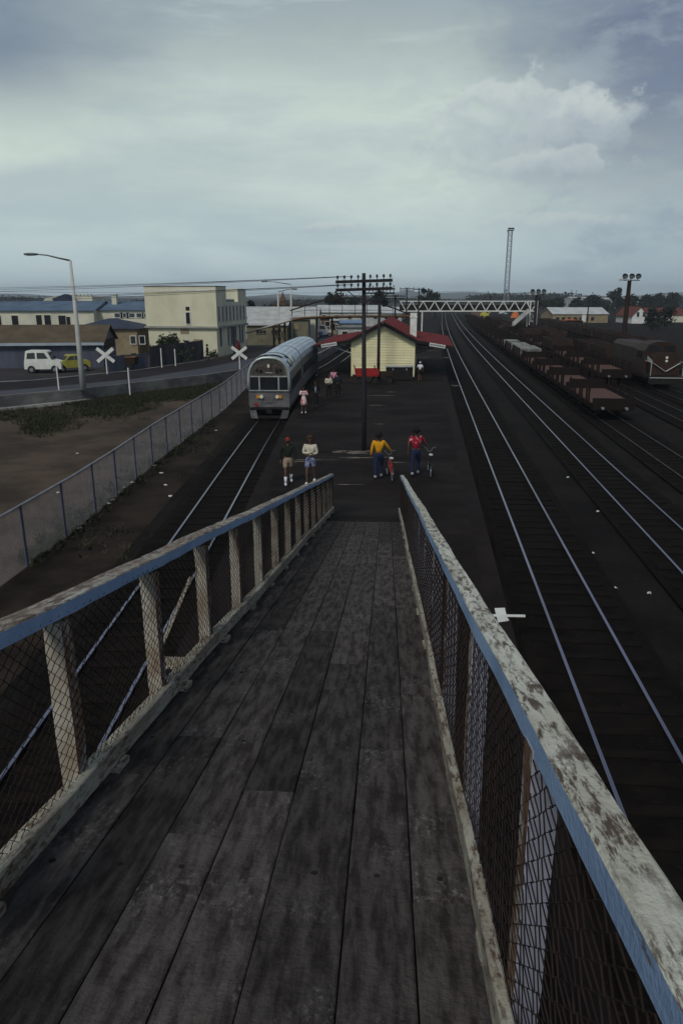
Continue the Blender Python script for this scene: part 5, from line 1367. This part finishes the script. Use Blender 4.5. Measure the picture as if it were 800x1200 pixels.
# ------------------------------------------------------------------ trees
def tree(loc, H, Wd, label, m=M_leaf, nl=1100, trunk=.25, cat='tree', seed=0, lf=.35, grp=None, name='tree'):
    rn = random.Random(seed); rt = thing(name, label, cat, loc, 0, grp)
    t = MB(); t.tube([(0,0,0),(rn.uniform(-.1,.1)*H*.1,0,H*.3),(0,0,H*.75)], [H*.035,H*.025,H*.008], 7)
    cl = []
    for k in range(11):
        a = rn.uniform(0,6.28); rr_ = rn.uniform(.1,.36)*Wd; z_ = H*rn.uniform(trunk+.12,.86); s_ = rn.uniform(.16,.28)*Wd*(1.15-.5*(z_/H))
        rr_ *= 1.25-z_/H*.8; cl.append((Vector((rr_*math.cos(a), rr_*math.sin(a), z_)), s_))
        t.tube([(0,0,z_*.55), Vector((rr_*math.cos(a)*.6, rr_*math.sin(a)*.6, z_*.85)), cl[-1][0]], [H*.012,H*.008,H*.004], 5)
    t.build('trunk', M_bark, rt); c = MB()
    for _ in range(nl):
        p, s_ = rn.choice(cl); d = Vector((rn.gauss(0,1), rn.gauss(0,1), rn.gauss(0,.8))).normalized()*s_*rn.random()**.45*1.15; q = p+d
        q.z = max(q.z, H*trunk*.9); sz = lf*rn.uniform(.6,1.5); n1_ = Vector((rn.gauss(0,1), rn.gauss(0,1), rn.gauss(0,1))).normalized(); n2_ = n1_.orthogonal().normalized(); n3 = n1_.cross(n2_)
        c.add([q+n2_*sz, q+n3*sz*.6, q-n2_*sz, q-n3*sz*.6], [(0,1,2,3)])
    c.build('crown', m, rt, recalc=False); return rt
def treepx(x, ytop, wpx, D, label, **k):
    b = PD(x, 380, D); b.z = G; H = (PD(x, ytop, D).z-G)*1.06; Wd = wpx/F*D*1.12; return tree(b, H, Wd, label, lf=max(.22, Wd*.05), **k)
treepx(499,333,20,230,'tall dark pointed tree on the skyline above the white truss footbridge', m=M_leaf2, seed=1)
treepx(509,344,18,236,'smaller dark tree just right of the tall pointed one on the skyline', m=M_leaf2, seed=2)
treepx(443,342,26,180,'dark round tree behind the second telegraph pole', m=M_leaf2, seed=3)
treepx(394,344,30,170,'broad dark tree behind the curved beam of the dark footbridge', m=M_leaf2, seed=4)
treepx(412,351,22,172,'low dark tree right of the broad tree behind the dark footbridge', m=M_leaf2, seed=5)
treepx(296,351,18,140,'dark tree just right of the cream corner building', m=M_leaf2, seed=6)
treepx(309,354,14,160,'small dark tree between the corner building and the church', m=M_leaf2, seed=7)
treepx(318,356,10,190,'tiny dark tree left of the church spire', m=M_leaf2, seed=8, nl=500)
treepx(627,347,14,240,'dark tree behind the stair tower of the truss footbridge', m=M_leaf2, seed=9)
rt_ = [(652,352,26),(672,351,24),(690,349,26),(703,350,24),(716,342,22),(722,336,12),(738,348,24),(752,345,22),(768,346,24),(784,345,26),(640,354,24),(610,357,16),(596,358,16)]
descr = ['left of the goods shed roof','above the middle of the goods shed','behind the right end of the goods shed roof','between the goods shed and the right floodlight pole','beside the right floodlight pole','rising highest beside the right floodlight pole','behind the small white gabled house','above the red roofs at the right','near the right edge of the skyline','at the very right end of the skyline','beside the narrow white kiosk','just right of the truss footbridge tower top','above the white hut']
pos_ = []
for i, ((x, y, w), d) in enumerate(zip(rt_, descr)):
    treepx(x, y, w, 300+13*i % 60, 'dark tree on the skyline '+d, m=M_leaf2, seed=20+i, trunk=.08, nl=1300, grp='dark trees beyond the yard')
treepx(762,361,20,150,'dark bushy tree in front of the red roofed house', m=M_leaf2, seed=50, trunk=.02)
treepx(778,358,22,155,'dark bushy tree right of the one before the red roofed house', m=M_leaf2, seed=51, trunk=.02)
tree(P(200,425,ZR)+Vector((0,1.0,0)), 2.3, 4.2, 'low green shrub spilling over the board fence', nl=1500, seed=60, lf=.12, cat='shrub', trunk=.1, name='shrub')
tree(P(251,419,ZR)+Vector((0,-.3,0)), .8, 1.2, 'small green shrub at the corner of the cream building', nl=400, seed=61, lf=.07, cat='shrub', trunk=.05, name='shrub')
tree(P(297,404,ZR)+Vector((0,.3,0)), 1.9, 2.8, 'dark shrub beside the olive shop wall', nl=700, seed=62, lf=.10, cat='shrub', trunk=.05, name='shrub')
# far woods and hills
rn = random.Random(77); s = MB()
def woodh(x, y): return 3.2+1.6*math.sin(x*.013+y*.01)+1.4*math.sin(x*.041+1)+1.0*math.sin(x*.11)+(2.6 if x > 110 else 0)
for _ in range(26000):
    x = rn.uniform(-480, 620); y = rn.uniform(600, 690); h = woodh(x, y)+rn.uniform(-.6,.6)+(rn.random() < .12)*rn.uniform(0,2.5)
    z_ = rn.uniform(0, 1)**.5*h; q = Vector((x,y,G+z_)); sz = rn.uniform(.5,1.2); n1_ = Vector((rn.gauss(0,1), rn.gauss(0,1), rn.gauss(0,1))).normalized(); n2_ = n1_.orthogonal().normalized(); n3 = n1_.cross(n2_)
    s.add([q+n2_*sz, q+n3*sz*.7, q-n2_*sz, q-n3*sz*.7], [(0,1,2,3)])
a = [[], [], []]
for i in range(221):
    x = -480+i*5; hh_ = woodh(x, 660)*.85; a[0].append(Vector((x,640,G))); a[1].append(Vector((x,650,G+hh_))); a[2].append(Vector((x,690,G+hh_*.8)))
s.loft(a, closed=False, cap=False)
struct(s.build('distant_wood', M_leaf2, recalc=False), 'stuff')
s = MB(); top_ = []; b0 = []; b1 = []
for i in range(81):
    x = -1500+i*50; h = 10+9*math.sin(i*.21+1)+6*math.sin(i*.57)+3*math.sin(i*1.3)+(24*math.exp(-((x-620)/260)**2))+(14*math.exp(-((x-1250)/200)**2))
    top_.append(Vector((x,2900,max(h*.75,3)))); b0.append(Vector((x,2500,G-1))); b1.append(Vector((x,3300,G-1)))
s.loft([b0, [a.lerp(b,.5)+Vector((0,0,3)) for a, b in zip(b0, top_)], top_, b1], closed=False, cap=False); struct(s.build('hills', M_hill, smooth=True))

# ------------------------------------------------------------------ people
def skin_mesh(nodes, edges, sub=1):
    me = bpy.data.meshes.new('tmp'); me.from_pydata([nn[0] for nn in nodes], edges, [])
    o = bpy.data.objects.new('tmp', me); COL.objects.link(o)
    md = o.modifiers.new('s', 'SKIN'); md.use_smooth_shade = True
    for i, nn in enumerate(nodes):
        r_ = nn[1]; me.skin_vertices[0].data[i].radius = (r_, r_) if not isinstance(r_, tuple) else r_
    me.skin_vertices[0].data[0].use_root = True
    ms = o.modifiers.new('u', 'SUBSURF'); ms.levels = sub; ms.render_levels = sub
    dg = bpy.context.evaluated_depsgraph_get(); ev = o.evaluated_get(dg); m2 = bpy.data.meshes.new_from_object(ev)
    vs = [v.co.copy() for v in m2.vertices]; fs = [tuple(p.vertices) for p in m2.polygons]
    bpy.data.objects.remove(o); bpy.data.meshes.remove(me); bpy.data.meshes.remove(m2)
    return vs, fs
def person(px, py, h, face, label, top, bottom, legs='walk', arms='down', shoes=M_dark, hair=M_hair, cap=None, socks=None, lower='trousers', topm2=None, z=0.0, rest_y=None, loc=None, hands_to=None, skinm=M_skin, apron=None):
    """local frame: +Y is where the person looks; height h."""
    loc = loc or P(px, py, z); rt = thing('person', label, 'person', loc, face); k = h/1.7
    V = lambda x, y, z_: Vector((x*k, y*k, z_*k))
    st = .17 if legs == 'walk' else .03
    J = {'pel':V(0,0,.93),'wai':V(0,.0,1.08),'che':V(0,.01,1.28),'nec':V(0,0,1.43),'hd0':V(0,.01,1.50)}
    for sg, nm in ((-1,'L'),(1,'R')):
        f = st*sg
        J['hip'+nm] = V(sg*.10,0,.88); J['kne'+nm] = V(sg*.11,f*.75+.04,.49); J['ank'+nm] = V(sg*.11,f*1.05-(.04 if legs == 'walk' and f < 0 else 0),.09 if not (legs == 'walk' and f < 0) else .13); J['toe'+nm] = J['ank'+nm]+V(sg*.02,.15,-.055)
        J['sho'+nm] = V(sg*.185,0,1.39)
        sw = -f*.7
        if arms == 'down': J['elb'+nm] = V(sg*.25,sw*.4-.02,1.12); J['wri'+nm] = V(sg*.26,sw+.05,.88)
        elif arms == 'fold': J['elb'+nm] = V(sg*.25,.03,1.12); J['wri'+nm] = V(-sg*.04,.20,1.13+.03*sg)
        elif arms == 'push':
            if sg > 0: J['elb'+nm] = V(.34,.10,1.17); J['wri'+nm] = V(.46,.24,1.0)
            else: J['elb'+nm] = V(sg*.25,-.04,1.12); J['wri'+nm] = V(sg*.27,.02,.88)
        elif arms == 'up': J['elb'+nm] = V(sg*.26,.05,1.15); J['wri'+nm] = V(sg*.10,.20,1.30)
    names = ['pel','wai','che','nec','hd0']; rad = {'pel':.115,'wai':.105,'che':.125,'nec':.05,'hd0':.052,'hip':.085,'kne':.055,'ank':.038,'toe':.035,'sho':.06,'elb':.04,'wri':.028}
    for nm in 'LR': names += [q+nm for q in ('hip','kne','ank','toe','sho','elb','wri')]
    idx = {q:i for i, q in enumerate(names)}
    gr = lambda q: rad[q if q in rad else q[:-1]]*k
    ed = [('pel','wai'),('wai','che'),('che','nec'),('nec','hd0')]
    for nm in 'LR': ed += [('pel','hip'+nm),('hip'+nm,'kne'+nm),('kne'+nm,'ank'+nm),('ank'+nm,'toe'+nm),('che','sho'+nm),('sho'+nm,'elb'+nm),('elb'+nm,'wri'+nm)]
    vs, fs = skin_mesh([(J[q], gr(q)*.86) for q in names], [(idx[a], idx[b]) for a, b in ed], 1)
    b = MB(); b.add(vs, fs)
    hc = V(0,.015,1.60); b.ell(hc, (.077*k,.095*k,.115*k), 14, 10); b.ell(hc+V(0,.095,-.012), (.014*k,.022*k,.022*k), 8, 6)
    for sg in (-1,1): b.ell(hc+V(sg*.078,0,-.005), (.012*k,.024*k,.032*k), 8, 6)
    for nm, sg in (('L',-1),('R',1)):     # hand: palm, four fingers, thumb
        w = J['wri'+nm]; d = (w-J['elb'+nm]).normalized(); pal = w+d*.055*k; x = d.cross(Vector((0,1,0)))
        x = x.normalized() if x.length > .1 else Vector((1,0,0)); y = x.cross(d)
        b.ell(pal, (.022*k,.038*k,.05*k), 8, 6, rot=Matrix((x,y,d)).transposed())
        for q in range(4):
            r0 = pal+d*.035*k+y*(q-1.5)*.019*k; ln = (.062,.07,.066,.052)[q]*k; b.tube([r0, r0+d*ln*.5-x*sg*.008*k, r0+d*ln*.85-x*sg*.025*k], [.0095*k,.0085*k,.006*k], 5)
        r0 = pal+y*.032*k-d*.01*k; b.tube([r0, r0+y*.022*k+d*.03*k, r0+y*.02*k+d*.055*k-x*sg*.01*k], [.011*k,.01*k,.007*k], 5)
    b.build('body', skinm, rt, smooth=True)
    e = MB()
    for sg in (-1,1): e.ell(hc+V(sg*.03,.088,.015), (.011*k,.008*k,.008*k), 6, 5)
    e.build('eyes', M_hair, rt)
    # hair
    hb = MB(); rn = random.Random(int(px)); curly = cap is None
    if curly:
        for _ in range(70):
            a = rn.uniform(0,6.28); t = rn.uniform(-.15,1); zz = t; r_ = math.sqrt(max(0,1-min(1,t*t)));  p_ = Vector((math.cos(a)*r_*.085*k, math.sin(a)*r_*.10*k-.015*k, zz*.115*k))
            if p_.y > .055*k and p_.z < .05*k: continue
            hb.ell(hc+p_*1.12+V(0,0,.02), (.042*k,)*3, 6, 5)
        hb.build('hair', hair, rt, smooth=True)
    else:
        hb.ell(hc+V(0,-.012,.035), (.088*k,.105*k,.095*k), 12, 8); hb.box(hc+V(0,.115,.03), (.13*k,.09*k,.012*k)); hb.build('cap', cap, rt, smooth=True)
    # top
    tn = ['wai','che','nec','shoL','shoR','elbL','elbR']; 
    N = [(J['wai']-V(0,0,.10), .130*k),(J['wai'], .125*k),(J['che'], .145*k),(J['nec']-V(0,0,.03), .068*k)]; E = [(0,1),(1,2),(2,3)]
    for nm in 'LR':
        s_ = len(N); short = topm2 is not None
        N += [(J['sho'+nm], .078*k), (J['sho'+nm].lerp(J['elb'+nm], .85 if short else 1.), .058*k)]; E += [(2,s_),(s_,s_+1)]
        if not short: N += [(J['elb'+nm].lerp(J['wri'+nm],.93), .043*k)]; E += [(s_+1,s_+2)]
    vs, fs = skin_mesh(N, E, 1); c = MB(); c.add(vs, fs); c.build('top', top, rt, smooth=True)
    if lower in ('trousers','shorts'):
        N = [(J['pel']+V(0,0,.10), .122*k),(J['pel'], .132*k)]; E = [(0,1)]
        for nm in 'LR':
            s_ = len(N); N += [(J['hip'+nm]-V(0,0,.03), .103*k)]; E += [(1,s_)]
            if lower == 'trousers': N += [(J['kne'+nm], .073*k),(J['ank'+nm]+V(0,0,.03), .062*k)]; E += [(s_,s_+1),(s_+1,s_+2)]
            else: N += [(J['hip'+nm].lerp(J['kne'+nm],.75), .098*k)]; E += [(s_,s_+1)]
        vs, fs = skin_mesh(N, E, 1); c = MB(); c.add(vs, fs); c.build(lower, bottom, rt, smooth=True)
    else:
        c = MB(); rings = []
        for f, r_ in ((1.08,.125),(.98,.15),(.85,.17),(.70,.19),(.52,.215)):
            rings.append([V(r_*math.cos(a)*(1+.05*math.sin(5*a)), r_*.8*math.sin(a)*(1+.05*math.cos(6*a)), f) for a in [2*math.pi*q/16 for q in range(16)]])
        c.loft(rings); c.build('skirt', bottom, rt, smooth=True)
    for nm in 'LR':
        sh_ = MB(); a = J['ank'+nm]; t_ = J['toe'+nm]; sh_.ell((a+t_)/2+V(0,.0,-.012), (.05*k,.135*k,.055*k), 10, 6); sh_.build('shoe', shoes, rt, smooth=True)
        if socks: so_ = MB(); so_.tube([a-V(0,0,.02), a.lerp(J['kne'+nm], .55)], [.046*k,.058*k], 8); so_.build('sock', socks, rt, smooth=True)
    if apron:
        ap_ = MB(); ap_.ell(V(0,.085,1.18), (.055*k,.06*k,.20*k), 10, 8); ap_.build('shirt_front', apron, rt, smooth=True)
    return rt
cl = lambda n_, c, c2=None, **k: mat(n_, c, c2, .85, 8, spec=.15, **k)
C_yel = cl('yellow_cloth', (.62,.30,.015), (.50,.23,.012)); C_jean = cl('denim', (.010,.017,.05), (.018,.028,.068)); C_dk = cl('dark_cloth', (.012,.018,.014), (.018,.024,.018))
C_wh = cl('cream_cloth', (.58,.54,.44), (.42,.39,.32)); C_bs = cl('blue_patterned_shorts', (.10,.12,.26), (.30,.32,.42), lo=.45, hi=.55); C_be = cl('beige_cloth', (.30,.23,.17), (.22,.17,.13)); C_red = cl('red_patterned_cloth', (.30,.012,.03), (.24,.01,.025), c3=(.6,.45,.48), lo3=.56, hi3=.60, scale3=9)
C_pk = cl('pink_cloth', (.60,.28,.38), (.5,.22,.3)); C_blk = cl('black_cloth', (.008,.008,.011), (.014,.014,.018)); C_cap = cl('red_cap_cloth', (.24,.035,.03), (.16,.025,.02)); C_w = cl('white_cloth', (.72,.72,.74), (.6,.6,.63)); C_rw = mat('red_white_dress', (.50,.09,.11), (.72,.64,.65), .85, 16, spec=.15, lo=.46, hi=.52, stretch=(1,1,.12))
def hp_(x, y0, y1, z=0.):
    b = P(x, y1, z); return PD(x, y0, b.y).z-z
person(338,567, hp_(338,513,567), math.pi+.15, 'child in red cap, dark sweater, beige shorts and white socks walking towards the ramp', C_dk, C_be, cap=C_cap, socks=C_w, lower='shorts', shoes=C_w)
person(364,566.5, hp_(364,512,566.5), math.pi-.1, 'person in cream jacket and blue patterned shorts with folded arms', C_wh, C_bs, arms='fold', lower='shorts', shoes=C_w, hair=mat('brown_hair', (.05,.025,.015), (.035,.02,.012), .8, 9), legs='walk')
py_ = person(443,561.5, hp_(443,508,561.5), -.05, 'child in yellow sweater and jeans pushing a red bicycle, seen from behind', C_yel, C_jean, arms='push', shoes=M_dark, socks=C_w)
pr_ = person(486,558, hp_(486,502.5,558), -.05, 'child in red patterned shirt and jeans pushing a dark bicycle, seen from behind', C_red, C_jean, arms='push', shoes=M_dark, socks=C_w, topm2=1)
person(356,484, hp_(356,453,484), math.pi, 'person in red and white dress standing near the silver railcar', C_rw, C_rw, lower='skirt', shoes=C_w, legs='stand', arms='up')
person(370,477.5, hp_(370,447,477.5), math.pi, 'person in black jacket with pale blue shirt front beside the one in the dress', C_blk, C_blk, legs='stand', apron=cl('pale_blue_cloth', (.30,.36,.45), (.22,.27,.35)))
person(385,467, hp_(385,439,467), math.pi+.2, 'person in white jacket and black trousers on the far platform', C_wh, C_blk, legs='stand', arms='fold')
person(391,459, hp_(391,432,459), math.pi, 'person in pink top half hidden behind the couple on the far platform', C_pk, C_dk, legs='stand')
person(396,465.5, hp_(396,437,465.5), .3, 'person in dark blue suit beside the one in the white jacket', cl('navy_cloth', (.015,.02,.035), (.02,.026,.04)), C_blk, legs='stand')
person(491.5,446, hp_(491.5,424,446), 0, 'small child in white cap and white top with dark shorts right of the station gable', C_w, C_dk, cap=C_w, lower='shorts', shoes=cl('tan_shoe', (.3,.12,.05)), legs='walk', topm2=1)
person(243.5,422, hp_(243.5,404,422,ZR), math.pi/2, 'person in dark clothes on the footpath at the corner of the cream building', C_blk, C_blk, z=ZR, legs='walk')

# ------------------------------------------------------------------ bicycles
def bicycle(loc, rz, fm, label, sc=1.0):
    rt = thing('bicycle', label, 'bicycle', loc, rz, 'bicycles pushed along the platform'); k = sc; R_ = .25*k
    ys = (-.45*k, .47*k)
    for y in ys:
        w = MB(); pts = [(0, y+R_*math.cos(a), R_+R_*math.sin(a)*.98+.0) for a in [2*math.pi*i/20 for i in range(21)]]; w.tube(pts, .023*k, 6); wo = w.build('wheel', M_rubber, rt)
        r_ = MB(); pts = [(0, y+R_*.9*math.cos(a), R_+R_*.9*math.sin(a)) for a in [2*math.pi*i/20 for i in range(21)]]; r_.tube(pts, .010*k, 4)
        for i in range(9): a = 2*math.pi*i/9; r_.beam((0,y,R_),(0,y+R_*.9*math.cos(a),R_+R_*.9*math.sin(a)),.004,.004)
        r_.tube([(-.04*k,y,R_),(.04*k,y,R_)], .02*k, 6); r_.build('rim', M_chrome, wo)
    f = MB(); bb_ = Vector((0,-.02*k,.28*k)); se = Vector((0,-.14*k,.60*k)); hd = Vector((0,.33*k,.62*k)); hd2 = Vector((0,.36*k,.50*k)); re = Vector((0,ys[0],R_)); fe = Vector((0,ys[1],R_))
    for a, b_ in ((bb_,se),(se,hd),(bb_,hd2),(hd,hd2)): f.tube([a,b_], .017*k, 7)
    for sg in (-1,1):
        o_ = Vector((sg*.045*k,0,0)); f.tube([bb_+o_*.5,re+o_], .011*k, 6); f.tube([se,re+o_], .010*k, 6)
    f.build('frame', fm, rt)
    f = MB(); 
    for sg in (-1,1): o_ = Vector((sg*.045*k,0,0)); f.tube([hd2+o_*.7, fe+o_], .013*k, 6)
    f.build('fork', M_chrome, rt)
    h = MB(); t_ = hd+Vector((0,-.02*k,.14*k)); h.tube([hd, t_], .014*k, 6); h.tube([(-.30*k,t_.y-.10*k,t_.z+.16*k),(-.13*k,t_.y,t_.z+.13*k),(-.05*k,t_.y,t_.z),(.05*k,t_.y,t_.z),(.13*k,t_.y,t_.z+.13*k),(.30*k,t_.y-.10*k,t_.z+.16*k)], .012*k, 6); ho2 = h.build('handlebar', M_chrome, rt)
    for sg in (-1,1): g_ = MB(); g_.tube([(sg*.22*k,t_.y-.055*k,t_.z+.145*k),(sg*.31*k,t_.y-.105*k,t_.z+.162*k)], .02*k, 7); g_.build('grip', M_rubber, ho2)
    s_ = MB(); s_.tube([se, se+Vector((0,-.03*k,.12*k))], .013*k, 6); s_.build('seat_post', M_chrome, rt)
    s_ = MB(); s_.ell(se+Vector((0,-.05*k,.14*k)), (.075*k,.13*k,.035*k), 10, 6); s_.build('saddle', M_dwhite, rt, smooth=True)
    for sg in (-1,1): s_ = MB(); s_.beam(bb_+Vector((sg*.05*k,0,0)), bb_+Vector((sg*.07*k,.1*k*sg,-.12*k*sg)), .015,.02); s_.box(bb_+Vector((sg*.12*k,.1*k*sg,-.12*k*sg)), (.09*k,.07*k,.02*k)); s_.build('pedal', M_dark, rt)
    g_ = MB(); g_.tube([bb_+Vector((.02*k,0,0)), bb_+Vector((.03*k,0,0))], .08*k, 14); g_.build('chainring', M_chrome, rt)
bq = P(457,561,0); bicycle(bq+Vector((0,.1,0)), .12, mat('red_bike_paint', (.4,.02,.02), (.3,.015,.015), .4, 3, spec=.5), 'small red bicycle pushed by the child in yellow', 1.0)
bq = P(503.5,556.5,0); bicycle(bq+Vector((0,.1,0)), -.02, M_dark, 'small dark bicycle pushed by the child in the red patterned shirt', 1.0)
